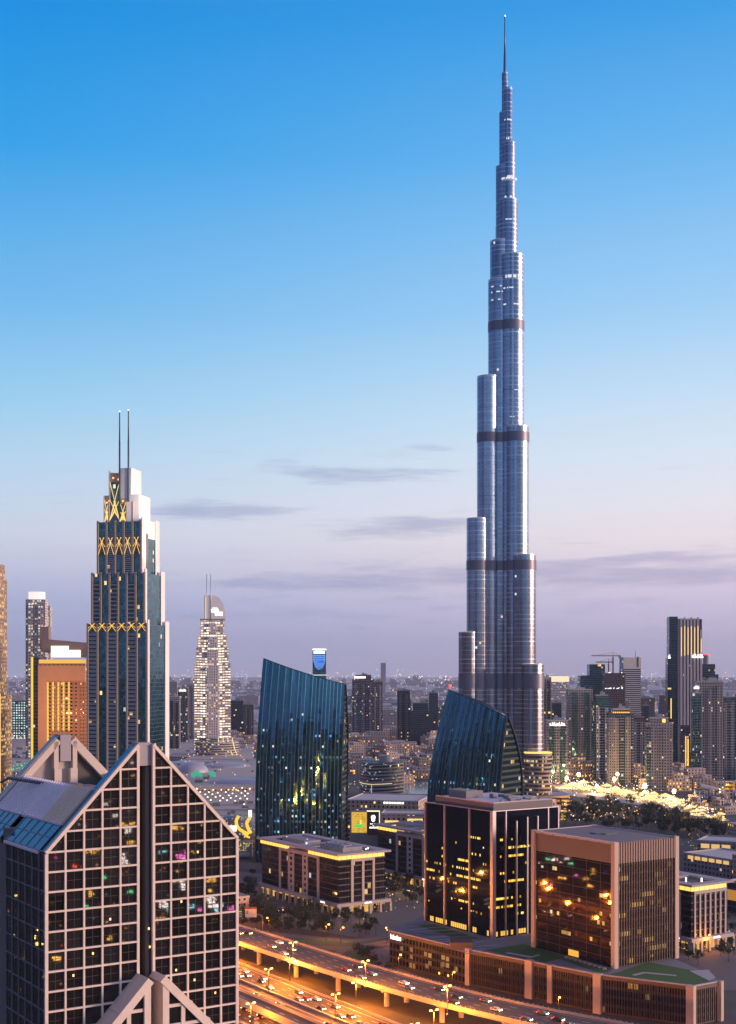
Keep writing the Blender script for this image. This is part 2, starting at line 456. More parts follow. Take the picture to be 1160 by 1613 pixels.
        while a < -math.pi/2 + .8:
            w = RND.uniform(.08, .35)
            if RND.random() < .6:
                mb.prism([(ca*d+(r+.15)*math.cos(t), sa*d+(r+.15)*math.sin(t)) for t in (a, a+w/2, a+w)] + [(ca*d+(r-.5)*math.cos(a+w), sa*d+(r-.5)*math.sin(a+w)), (ca*d+(r-.5)*math.cos(a), sa*d+(r-.5)*math.sin(a))], z, z+h, 0, 0, bottom=True)
            a += w + RND.uniform(.02, .2)
        mb.build('lit_floor', glow('lobby_glow', (.95,.95,1), .85), root)
    sp = MB(); sp.tube((-.4,0,755), (-.4,0,789), 1.7, 1.2, 12); sp.tube((-.4,0,789), (-.4,0,829), .95, .5, 10)
    spo = sp.build('spire', plain('spire_steel', (.1,.14,.2), .35, .7), root)
    tl = MB(); tl.prism(circ(.6, 8), 829, 830.4, bottom=True); tl.build('beacon', CLIGHT, spo)
    # podium drum at the foot
    LB = facade('podium_drum', (.40,.30,.24), (.12,.10,.10), 1.7, 4.2, .97, .55, .22, (1,.66,.3), ls=.7, floorwise=.6, cool_p=.1)
    mb = MB(); mb.prism(circ(14, 40, 30, -36), 0, 56, 0, 1, True); mb.prism(circ(15, 40, 30, -36), 47, 53, 0, 1, True, bottom=True); mb.prism(rect(4,44,-30,10), 0, 40, 0, 1)
    dr = mb.build('foot_drum', [LB, TOP], root)
    mb = MB(); mb.prism(circ(14.4, 40, 30, -36), 56, 57, 0, 0, True, bottom=True); mb.build('rim_light', YELL, dr)
    mb = MB(); mb.prism(rect(-55,60,-52,-12), 0, 14, 0, 1); mb.build('podium', [LB, TOP], root)
burj()

# ------------------------------------------------------------------ gabled glass tower close by
def gabled():
    O = Vector((-58.5, 240, 0))
    root = thing('gabled_tower', 'dark glass tower with pale stone grid and twin gabled top split by a slot', 'office tower', O, GA)
    W, WL, EA, AP = 39.0, 17.9, 107.0, 126.0
    K = (AP-EA)/WL; CW, RH = WL/5, 3.63
    m, g, p = new_mat('dark_pane')
    P = g.n('ShaderNodeNewGeometry').outputs['Position']
    nz = g.noise(P, .35, 3)
    oi = g.n('ShaderNodeObjectInfo').outputs['Random']
    g.put(p.inputs['Base Color'], g.mix(oi, (.045,.036,.034,1), (.11,.09,.09,1)))
    p.inputs['Metallic'].default_value = .85; p.inputs['Roughness'].default_value = .02
    b = g.n('ShaderNodeBump'); g.put(b.inputs['Height'], nz); b.inputs['Strength'].default_value = .004; b.inputs['Distance'].default_value = .3
    g.put(p.inputs['Normal'], b.outputs[0])
    PANE = m
    THIN = plain('pane_bar', (.016,.013,.013), .5)
    TEAL = plain('roof_glass', (.10,.20,.27), .22, .85, var=.12, scale=.6)
    RIB = plain('ribbed_sheet', (.80,.69,.72), .5, .0, var=.12)
    RIBT = plain('tan_ribbed_sheet', (.80,.60,.45), .5, .1, var=.12)
    LAMP = glow('office_lamp', (1,.58,.16), 2.2)
    def pane(poly, yy, axis):
        mb = MB(); t = [RND.uniform(-.035,.035) for _ in range(3)]
        cx = sum(q[0] for q in poly)/len(poly); cz = sum(q[1] for q in poly)/len(poly)
        def pt(x, z, d=0.0):
            y = yy + t[0] + t[1]*(x-cx)/2 + t[2]*(z-cz)/2 - d
            return (x, y, z) if axis == 'x' else (y, x, z)
        fl = poly if axis == 'x' else poly[::-1]
        mb.face([pt(*q) for q in fl], 0)
        x0, x1 = min(q[0] for q in poly), max(q[0] for q in poly); z0, z1 = min(q[1] for q in poly), max(q[1] for q in poly)
        for f in (.5,):
            xm = x0+(x1-x0)*f; zz = [q for q in (clip(clip(poly, 1,0,xm+.06), -1,0,-(xm-.06)),)][0]
            if len(zz) >= 3: mb.face([pt(*q, .03) for q in (zz if axis == 'x' else zz[::-1])], 1)
            zm = z0+(z1-z0)*.5; zz = clip(clip(poly, 0,1,zm+.06), 0,-1,-(zm-.06))
            if len(zz) >= 3: mb.face([pt(*q, .03) for q in (zz if axis == 'x' else zz[::-1])], 1)
        return mb
    cells = []
    for half in (0, 1):
        for c in range(5):
            for r in range(-10, 6):
                x0, x1 = c*CW, (c+1)*CW; z0, z1 = EA+r*RH, EA+(r+1)*RH
                q = clip([(x0,z0), (x1,z0), (x1,z1), (x0,z1)], -K, 1, EA-.2)
                if len(q) < 3: continue
                if half: q = [(W-x, z) for x, z in q][::-1]
                cells.append((r, q))
    cells.sort(key=lambda a: -a[0])
    rest = MB()
    def merge(mb):
        i = len(rest.v); rest.v += mb.v; rest.f += [tuple(a+i for a in f) for f in mb.f]; rest.m += mb.m; rest.uv += mb.uv; rest.sm += mb.sm
    for k, (r, q) in enumerate(cells):
        mb = pane(q, .12, 'x')
        if k < 99: mb.build('window_pane', [PANE, THIN], root)
        else: merge(mb)
    # near flank, in two halves with a recessed slot between
    for y0 in (0.0, 25.8):
        for c in range(6):
            for r in range(-10, 0):
                q = [(y0+c*3.75+.1, EA+r*RH), (y0+(c+1)*3.75, EA+r*RH), (y0+(c+1)*3.75, EA+(r+1)*RH), (y0+c*3.75+.1, EA+(r+1)*RH)]
                merge(pane(q, .12, 'y'))
    tag(rest.build('window_pane', [PANE, THIN], root), kind='stuff')
    fr = MB(); w = .36
    for half in (0, 1):
        sx = (lambda x: W-x) if half else (lambda x: x)
        for c in range(6):
            x = c*CW; ww = .52 if c in (0, 5) else w
            top = EA+K*x-.25
            fr.box(sx(x)-ww/2 if c else sx(0)-.3, sx(x)+ww/2 if c else sx(0)+.3, -.32, .3, 66, top)
        for r in range(-11, 6):
            z = EA+r*RH; xs = max(0, (z-EA)/K)
            if xs > WL-.5: continue
            fr.box(sx(xs+.1), sx(WL), -.3, .28, z-.17, z+.17)
        a, bq = (sx(-.1), -.02, EA-.1), (sx(WL+.1), -.02, AP)
        fr.bar(a, bq, .6, .8, up=(0,-1,0))
    fr.build('facade_frame', MULL, root)
    ff = MB()
    for y0 in (0.0, 25.8):
        for c in range(0, 7): ff.box(-.14, .2, y0+c*3.75-.09, y0+c*3.75+.09, 66, EA-.3)
        for r in range(-11, 1): ff.box(-.13, .2, y0+.1, y0+22.5, EA+r*RH-.08, EA+r*RH+.08)
    ff.build('flank_frame', plain('flank_frame_metal', (.26,.25,.28), .45, .4), root)
    # body
    body = MB()
    BODYW = facade('lower_facade', (.45,.34,.28), (.14,.12,.12), CW, RH, .86, .86, .04, ls=1.0)
    body.prism([(.35,.6), (WL,.6), (WL,3.2), (W-WL,3.2), (W-WL,.6), (W-.3,.6), (W-.3,45), (.35,45), (.35,26.2), (2.6,26.2), (2.6,22.4), (.35,22.4)], 0, EA-.35, 0, 1)
    body.build('tower_body', [plain('dark_core', (.02,.018,.018), .6), ROOF], root)
    base = MB(); base.prism(rect(-.3, W+.3, -.3, 45.3), 0, 66.0, 0, 1); base.build('lower_storeys', [BODYW, ROOF], root)
    def gable(y0, y1, mat_top, name, left=True, right=True):
        mb = MB()
        for half in (0, 1):
            sx = (lambda x: W-x) if half else (lambda x: x)
            a = [(sx(0),EA-.4), (sx(WL),EA-.4), (sx(WL),AP-.3), (sx(0),EA-.3)]
            A = [(x,y0,z) for x, z in a]; B = [(x,y1,z) for x, z in a]
            if half: A, B = A[::-1], B[::-1]
            mb.face(A, 1); mb.face(B[::-1], 1)
            for i in range(4):
                j = (i+1) % 4
                sl = abs(A[i][0]-A[j][0]) > 1 and abs(A[i][2]-A[j][2]) > 1
                mb.face([A[j], A[i], B[i], B[j]], 0 if sl else 1)
        return mb.build(name, [mat_top, plain('dark_core', (.02,.018,.018), .6)], root)
    gable(.55, 3.6, TEAL, 'front_gable')
    # seams on the glass verge
    sm = MB()
    for y0, y1 in ((.5, 3.6), (42, 45)):
        for i in range(1, 5):
            x = WL*i/5; sm.bar((x, y0, EA+K*x-.25), (x, y1, EA+K*x-.25), .14, .14)
    sm.build('verge_seam', plain('verge_seam_metal', (.3,.32,.36), .4, .5), root)
    # slot
    sl = MB(); sl.face([(WL,3.0,0), (W-WL,3.0,0), (W-WL,3.0,AP-4), (WL,3.0,AP-4)])
    slo = sl.build('slot_glass', PANE, root)
    sb = MB(); sb.box(19.9, 20.7, .9, 2.8, 60, AP-4.2); sb.box(WL-.05,WL+.12,.5,3,60,AP-.6); sb.box(W-WL-.12,W-WL+.05,.5,3,60,AP-.6); sb.build('slot_pier', plain('slot_stone', (.16,.13,.125), .6), root)
    cp = MB(); cp.box(WL+.25, W-WL-.25, .35, 3.4, AP-4.0, AP+.35); cp.build('slot_cap', plain('slot_cap_panel', (.34,.29,.31), .6), root)
    # roof between the gables
    rf = MB()
    def q(x, y): return (x, y, EA+K*x-.45)
    rf.face([q(4.2,3.6), q(4.2,42), q(10.3,42), q(10.3,3.6)][::-1], 0)
    rf.face([(x if False else W-x, y, z) for x, y, z in (q(0,3.6), q(0,42), q(10.3,42), q(10.3,3.6))], 0)
    rf.face([(10.3,3.6,114.5), (W-10.3,3.6,114.5), (W-10.3,42,114.5), (10.3,42,114.5)], 1)
    rf.box(10.1, 10.5, 3.6, 42, 114, EA+K*10.3-.3, 0)
    rf.build('roof_slope', [RIB, ROOFL], root)
    y = 4.0; ta, tb = MB(), MB()
    while y < 41.6:
        mbx = tb if y < 13.5 else ta
        mbx.bar((4.2, y, EA+K*4.2-.2), (10.3, y, EA+K*10.3-.2), .55, .8)
        y += 1.35
    ta.build('roof_rib', RIB, root); tb.build('roof_rib', RIBT, root)
    ev = MB()
    for (y0, y1) in ((3.6, 22.6), (26.0, 42)):
        ev.face([(-.25,y0,EA-.3), (4.2,y0,EA+K*4.2-.1), (4.2,y1,EA+K*4.2-.1), (-.25,y1,EA-.3)], 0)
        yy = y0
        while yy <= y1+.01:
            ev.bar((-.2,yy,EA-.15), (4.2,yy,EA+K*4.2+.02), .16, .16, 1); yy += (y1-y0)/5
        ev.bar((2.1,y0,EA+K*2.1+.0), (2.1,y1,EA+K*2.1+.0), .12, .12, 1)
        ev.bar((-.25,y0,EA-.35), (-.25,y1,EA-.35), .5, .5, 2)
        ev.bar((4.2,y0,EA+K*4.2), (4.2,y1,EA+K*4.2), .5, .4, 2)
    ev.build('eave_glazing', [TEAL, plain('verge_seam_metal', (.3,.32,.36), .4, .5), RIB], root)
    gm = MB(); gm.box(-.1,2.4,22.6,26.0,60,EA-1); gm.box(.5,9,23.2,25.6,EA-1,EA+2); gm.build('flank_slot', plain('slot_stone', (.16,.13,.125), .6), root)
    # rear gable: open frame seen from behind
    gable(43.4, 45.2, TEAL, 'rear_gable')
    rg = MB()
    BE = plain('beige_render', (.60,.48,.40), .7)
    for half in (0, 1):
        sx = (lambda x: W-x) if half else (lambda x: x)
        rg.bar((sx(0),42.6,EA-.6), (sx(WL),42.6,AP-.9), 1.7, 1.6, up=(0,-1,0))
        rg.box(sx(WL-1.0), sx(WL), 41.8, 43.6, 110, AP-1.2); rg.box(sx(WL-1.0), sx(WL+.6), 41.5, 43.6, 110, 119)
    rg.build('rear_frame', BE, root)
    vb = MB()
    for half in (0,):
        vb.face([(0,41.6,EA+.3), (WL,41.6,AP), (WL,45.2,AP), (0,45.2,EA+.3)], 0)
    vb.build('rear_verge', TEAL, root)
    rw = MB(); rw.face([(4,43.3,110), (WL,43.3,110), (WL,43.3,AP-2), (4,43.3,EA+K*4-1.5)], 0); rw.face([(W-WL,43.3,110), (W-4,43.3,110), (W-4,43.3,EA+K*4-1.5), (W-WL,43.3,AP-2)], 1)
    rw.box(WL-.6, W-WL+.6, 43.2, 44.4, 110, 120.5, 2)
    rw.build('rear_wall', [plain('rear_render', (.36,.30,.28), .8), plain('rear_shade', (.10,.08,.075), .8), plain('rear_pale', (.5,.42,.38), .8)], root)
    rc = MB(); rc.box(WL+.4, W-WL-.4, 41.8, 45, AP-5.5, AP+.2); rc.build('rear_cap', plain('slot_cap_panel', (.34,.29,.31), .6), root)
    bo = MB(); bo.tube((6.2,39.5,117.6), (11.5,22,116.9), .35, .35, 8); bo.tube((6.2,39.5,117.6), (5.2,41.5,116.6), .3, .3, 8); bo.box(10.8,14.0,18,22.2,114.5,117.6); bo.box(14.4,20,24,30,114.5,116.4)
    bo.build('maintenance_boom', plain('boom_paint', (.17,.13,.15), .5, .3), root)
    # projecting lower gable
    lg = MB(); AX = 83.0
    for half in (0, 1):
        sx = (lambda x: W-x) if half else (lambda x: x)
        lg.bar((sx(18.3),-2.6,AX-.6), (sx(2.6),-2.6,AX-16.8), 1.5, 5.4, up=(0,1,0))
        lg.box(sx(17.0), sx(18.3), -5.2, -.3, 60, AX-1.4)
        lg.box(sx(13.6), sx(14.4), -5.0, -.3, 60, AX-5.0)
        for z in (AX-6.0, AX-9.7): lg.box(sx(18-(AX-z)), sx(17.2), -4.9, -.3, z-.3, z+.3)
    lg.build('lower_gable', MULL, root)
    gp = MB()
    for half in (0, 1):
        sx = (lambda x: W-x) if half else (lambda x: x)
        gp.face([(sx(3.5),-4.6,AX-16), (sx(17.8),-4.6,AX-16), (sx(17.8),-4.6,AX-1.5)])
    gp.build('lower_glazing', PANE, root)
    # lamps on inside the glass
    for cx, cz in ((9.0,87.6), (5.2,84), (29.8,80.0), (25.9,82.4), (34.3,76.9), (20.2,91), (20.4,87.5), (12.4,93.6), (27,95.5), (30.5,104.8)):
        lb = MB(); lb.box(cx-.16, cx+.16, .02, .08, cz-.22, cz+.22); lb.build('office_lamp', LAMP, root)
gabled()

# ------------------------------------------------------------------ seven storey office blocks with colonnades
def office_block(label, O, Lx, Ly, H, piers_y, wpiers_y, lint_y, piers_x, lint_x, strips_y, seed, name='office_block', lit=.05, roofbox=True):
    rd = random.Random(seed)
    root = thing(name, label, 'office building', O, GA)
    ST = plain('mauve_stone', (.40,.33,.32), .65)
    GLS = facade('block_glass', (.03,.026,.03), (.05,.045,.055), 2.2, 3.5, .95, .80, .02, ls=.7, gmetal=.8, tilt=.012)
    b = MB(); b.prism(rect(0,Lx,0,Ly), 7, H-3.4, 0, 1); b.build('glass_wall', [GLS, ROOF], root)
    fl = MB(); z = 7+3.5
    while z < H-4: fl.box(-.1,Lx+.1,-.1,Ly+.1,z-.12,z+.12); z += 3.5
    fl.build('floor_edge', plain('floor_edge_metal', (.085,.07,.075), .5), root)
    fr = MB()
    for a, c in piers_y: fr.box(-.55, .3, a, c, 7, H-4.6)
    for a, c in wpiers_y:                       # piers pierced by square openings
        s = (c-a)*.28
        fr.box(-.55,.3,a,a+s,7,H-4.6); fr.box(-.55,.3,c-s,c,7,H-4.6)
        z = 7.0
        while z < H-5: fr.box(-.5,.3,a+s,c-s,z,z+1.5); z += 3.5
    if lint_y: fr.box(-.6,.3,lint_y[0],lint_y[1],H-5.2,H-3.0)
    fr.build('stone_frame', ST, root); fr = MB()
    for a, c in piers_x: fr.box(a, c, -.55, .3, 7, H-4.6)
    if lint_x: fr.box(lint_x[0],lint_x[1],-.6,.3,H-5.2,H-3.0)
    fr.build('stone_frame', ST, root)
    for a, c in strips_y:
        st = MB(); st.box(-.7, .4, a, c, H-3.5, H-1.5); st.build('cornice_light', YELL, root)
    st = MB(); st.box(-.7, Lx-1.0, -.7, .4, H-3.5, H-1.5); st.build('cornice_light', YELL, root)
    sb = MB(); yy = 0
    while yy < Ly: sb.box(-.75,-.62,yy,yy+.22,H-3.6,H-1.3); yy += 3.6
    xx = 1.0
    while xx < Lx: sb.box(xx,xx+.22,-.75,-.62,H-3.6,H-1.3); xx += 3.6
    sb.build('cornice_bracket', ST, root)
    r = MB()
    o = 2.6
    x0, x1, y0, y1 = -o, Lx+o, -o, Ly+o
    for (a, c, d, e) in ((x0,x1,y0,2.5), (x0,x1,Ly-3,y1), (x0,3.2,2.5,Ly-3), (Lx-4,x1,2.5,Ly-3), (3.2,Lx-4,Ly*.46,Ly*.56)): r.box(a,c,d,e,H-1.1,H)
    r.build('roof_slab', plain('roof_slab_paint', (.38,.31,.31), .75, var=.2), root)
    f = MB(); f.box(0,Lx,0,Ly,H-3.4,H-3.0); f.build('roof_deck', ROOF, root)
    if roofbox:
        p = MB(); p.box(Lx*.3,Lx*.72,Ly*.12,Ly*.4,H-3,H+1.4); p.box(Lx*.38,Lx*.6,Ly*.18,Ly*.34,H+1.4,H+2.0); p.box(Lx*.3,Lx*.66,Ly*.6,Ly*.9,H-3,H+.8)
        for k in range(6):
            a, c = rd.uniform(.32,.66)*Lx, rd.uniform(.13,.38)*Ly; p.box(a,a+1.5,c,c+2.2,H+1.4,H+2.4)
        p.build('plant_room', plain('plant_room_paint', (.27,.25,.28), .7), root)
    for (a, c, d, e) in ((3.4,3.8,4,Ly*.34), (3.4,3.8,Ly*.62,Ly*.9), (Lx-4.8,Lx-4.4,3,Ly*.3), (5,Lx-5,Ly*.57,Ly*.57+.4)):
        q = MB(); L = max(c-a, e-d); n = int(L/2.6)
        for k in range(n):
            if c-a > e-d: q.box(a+k*2.6, a+k*2.6+1.7, d, e, H-2.9, H-2.0)
            else: q.box(a, c, d+k*2.6, d+k*2.6+1.7, H-2.9, H-2.0)
        q.build('roof_light', glow('roof_strip_light', (1,.6,.16), .9), root)
    for k in range(5):
        q = MB(); q.prism(circ(.35, 8, rd.uniform(6,Lx-5), rd.uniform(5,Ly-8)), H+.1 if roofbox else H-2.9, H+.9, bottom=True); q.build('roof_lamp', WLIGHT, root)
    ar = MB()
    ar.box(-2.6,Lx+2.6,-2.6,Ly+2.6,5.4,7.2)
    cols = [(-2.6,y) for y in [k*Ly/round(Ly/7.5)-1.0 for k in range(round(Ly/7.5)+1)]] + [(x,-2.6) for x in [k*(Lx+3.4)/5-1.6 for k in range(6)]]
    for x, y in cols: ar.box(x,x+1.3,y,y+1.3,0,5.4)
    ar.build('colonnade', plain('colonnade_stone', (.44,.35,.31), .7), root)
    sh = MB(); sh.prism(rect(.4,Lx-.4,.4,Ly-.4), 0, 7, 0, 0)
    sh.build('shopfront', facade('shopfront_glass', (.16,.11,.07), (.1,.08,.06), 3.4, 5.6, .8, .8, .3, (1,.55,.12), (1,.8,.5), .7, gmetal=.4, floorwise=.2), root)
    li = MB()
    for k in range(int(Ly/1.3)):
        if rd.random() < .62: li.box(-1.9,-1.5,k*1.3,k*1.3+.35,4.3,5.1)
    for k in range(int(Lx/1.3)):
        if rd.random() < .62: li.box(k*1.3,k*1.3+.35,-1.9,-1.5,4.3,5.1)
    li.build('soffit_light', glow('soffit_glow', (1,.46,.07), .8), root)
    sg = MB()
    for k in range(7): sg.box(-2.75,-2.66,Ly*.12+k*.75,Ly*.12+k*.75+.5,6.0,6.9 if k % 2 else 6.7)
    for k in range(7): sg.box(Lx*.5+k*.75,Lx*.5+k*.75+.5,-2.75,-2.66,6.0,6.9 if k % 3 else 6.6)
    sg.build('lit_lettering', CLIGHT, root)
    return root
office_block('long low office block with yellow lit cornice and stone colonnade facing the flyover', Vector((-16.7,754,0)), 32, 90, 35.6,
             [(21,23.2), (66,68)], [(34,40), (50,57)], (21,68), [(8.2,9.8), (15.7,17.2), (23,24.5)], (8.2,24.5), [(0,33), (57,91)], 1)
office_block('office block with lit roof edge and square pierced piers behind the colonnaded block', Vector((44.3,838,0)), 34, 68, 36.5,
             [(14.5,16.5), (44,46)], [(27,33.5)], (14.5,46), [(9,10.5), (18,19.5)], (9,19.5), [(0,14), (46,68)], 2)
office_block('small office block with seven slim stone fins under a glowing cornice', Vector((161,657,0)), 25.5, 46, 33.9,
             [(7,8.8), (22,24)], [(30,36)], (22,36), [(1.5+i*3.7,2.6+i*3.7) for i in range(7)], (1.5,25), [(0,8), (14,22)], 3, roofbox=False)

# ------------------------------------------------------------------ black glass office on the car park podium
def black_office():
    O = Vector((58.2,615,0)); Z0, H = 15.5, 74.4; Lx, Ly = 40, 53
    root = thing('black_glass_office', 'black glass office with slim silver fins and pale flat roof on the podium', 'office building', O, GA)
    GL = facade('black_glass', (.016,.024,.05), (.018,.028,.056), 0.85, 3.93, .90, .27, .36, (1,.56,.07), (1,.85,.5), 1.5, gmetal=.85, grough=.03, clus=11.0, wmetal=.85, wrough=.05, tilt=.0015, cool_p=.04, zlo=30, zhi=57, floorwise=.95)
    b = MB()
    b.prism(rect(0,Lx,0,Ly), Z0, H, 0, 1); b.build('glass_wall', [GL, ROOF], root)
    gb = MB()
    rd = random.Random(5)
    for y in [k*1.55 for k in range(2, 34)]:
        if rd.random() < .72: gb.box(-.06,.1,y,y+1.25,Z0+.6,Z0+3.0)
    for x in [k*1.55 for k in range(1, 13)]:
        if rd.random() < .85: gb.box(x,x+1.25,-.06,.1,Z0+.6,Z0+2.8)
    gb.build('lobby_light', glow('lobby_warm', (1,.55,.06), 1.0), root)
    f = MB(); SV = plain('silver_fin', (.40,.37,.43), .35, .55)
    for y in (17.3, 37, 53): f.box(-.75,.2,y-.35,y+.35,Z0,H+.3)
    f.box(-.8,1.2,-.8,1.2,Z0,H+.5)
    for x in (7.4, 14.0, 20.6, 27.0, 33.6, 40): f.box(x-.28,x+.28,-.75,.2,Z0,H-(0 if x in (7.4,33.6,40) else 3.5 if x != 14 else 5))
    f.build('facade_fin', SV, root)
    e = MB(); e.box(-.4,Lx+.4,-.4,.1,H,H+.4); e.box(-.4,.1,.1,Ly,H,H+.4); e.build('glass_rim', SV, root)
    r = MB(); r.box(1.5,Lx-2,1.5,Ly-6,H-.5,H+3.6,0,1)
    rr = r.build('roof_storey', [plain('roof_storey_paint', (.12,.10,.11), .6), plain('pale_roof_membrane', (.55,.48,.50), .8, var=.18, scale=.15)], root)
    q = MB(); q.box(6,13,28,42,H+3.6,H+7.4); q.box(13,18,30,38,H+3.6,H+6.8); q.build('plant_room', DCONC, rr)
    q = MB()
    for x, y, a, c, hh in ((17,8,5,3,1.2), (21,14,6,4,1.6), (28,10,5,2,1), (25,22,3,5,1.3), (18,22,2,3,2)): q.box(x,x+a,y,y+c,H+3.6,H+3.6+hh)
    for k in range(14): q.box(8+k*2,9+k*2,4+(k%3)*2,5+(k%3)*2,H+3.6,H+4.3)
    q.build('roof_unit', plain('unit_paint', (.2,.18,.2), .6), rr)
    q = MB(); q.bar((1.7,1.7,H+3.9), (Lx-2.2,1.7,H+3.9), .15, .5); q.bar((1.7,1.7,H+3.9), (1.7,Ly-6.2,H+3.9), .15, .5); q.build('roof_kerb', ROOFL, rr)
black_office()

def brown_office():
    O = Vector((103.3,553,0)); Z0, H = 15.5, 68.2; Lx, Ly = 36, 51
    root = thing('brown_office', 'mauve brown office with vertical fins and mirror glass side standing on green lawn podium', 'office building', O, GA)
    GL = facade('mauve_mirror_glass', (.085,.055,.052), (.105,.068,.064), 1.5, 3.9, .97, .42, .12, (1,.62,.14), (1,.9,.6), .8, gmetal=.85, grough=.03, wmetal=.85, wrough=.04, tilt=.0018, clus=8.0, cool_p=.15, zlo=26, zhi=50, floorwise=.97)
    GR = facade('fin_glass', (.05,.035,.035), (.07,.05,.055), 1.5, 3.9, .9, .5, .20, (1,.6,.14), (1,.8,.3), .9, gmetal=.7, cool_p=.1, zlo=20, zhi=58, floorwise=.97)
    BL = plain('sky_toned_band', (.125,.092,.095), .5, .0, var=.08)  # blank top band: reflected sky put into a matt mauve colour
    b = MB()
    b.face([(0,Ly,Z0), (0,0,Z0), (0,0,H-9), (0,Ly,H-9)], 0); b.face([(0,Ly,H-9), (0,0,H-9), (0,0,H-.8), (0,Ly,H-.8)], 2)
    b.face([(0,0,Z0), (Lx,0,Z0), (Lx,0,H-.8), (0,0,H-.8)], 1)
    b.face([(Lx,0,Z0), (Lx,Ly,Z0), (Lx,Ly,H-.8), (Lx,0,H-.8)], 1); b.face([(Lx,Ly,Z0), (0,Ly,Z0), (0,Ly,H-.8), (Lx,Ly,H-.8)], 1)
    b.build('glass_wall', [GL, GR, BL], root)
    for x, y in ((-1.1,-1.1), (-1.1,Ly-1.1), (Lx-1.0,-1.1), (Lx-1,Ly-1)):
        c = MB(); c.box(x,x+2.2,y,y+2.2,Z0,H+.2); c.build('corner_pier', PINKST, root)
    f = MB(); x = 1.7
    while x < Lx-1.2: f.box(x,x+.28,-.75,.05,Z0+.4,H-.6); x += 1.5
    f.build('facade_fin', plain('brown_fin', (.135,.088,.076), .5), root)
    t = MB(); x = 1.2
    t.box(1.1,Lx-1,-.3,.3,H-9,H-1)
    while x < Lx-1.2: t.box(x,x+.8,-.85,.0,H-9,H-.3); x += 1.5
    t.build('louvre_crown', plain('louvre_stone', (.25,.165,.14), .55), root)
    fl = MB(); z = Z0+3.9
    while z < H-9: fl.box(1.2,Lx-1,-.2,.1,z-.25,z+.25); z += 3.9
    fl.build('floor_edge', plain('brown_fin', (.135,.088,.076), .5), root)
    g2 = MB(); z = Z0+3.9
    while z < H-9: g2.box(-.05,.05,1.2,Ly-1,z-.06,z+.06); z += 3.9
    y = 8.5
    while y < Ly-2: g2.box(-.05,.05,y-.06,y+.06,Z0,H-9); y += 8.5
    g2.build('glass_joint', plain('joint_metal', (.08,.055,.055), .5), root)
    r = MB(); r.box(.8,Lx-.6,.8,Ly-.6,H-1.2,H-.2)
    r.build('roof_deck', plain('brown_roof', (.20,.15,.145), .85, var=.2, scale=.2), root)
    k = MB(); y = 2.0
    while y < Ly-3: k.box(-.5,.8,y,y+6.4,H-.9,H+.1); y += 7.2
    k.box(1.4,Lx-1.4,Ly-.9,Ly-.3,H-.9,H+.15); k.box(Lx-.8,Lx-.2,1.4,Ly-1.4,H-.9,H+.15)
    k.build('roof_kerb', plain('kerb_stone', (.5,.42,.4), .7), root)
    u = MB(); u.box(14,20,26,30,H-.2,H+.25); u.box(16,23,22,25,H-.2,H+.2); u.build('roof_hatch', DARK, root)
    e = MB(); e.box(-.08,.12,22,28.5,Z0+.5,Z0+3.2); e.build('entrance_light', glow('entrance_warm', (1,.5,.04), .9), root)
brown_office()

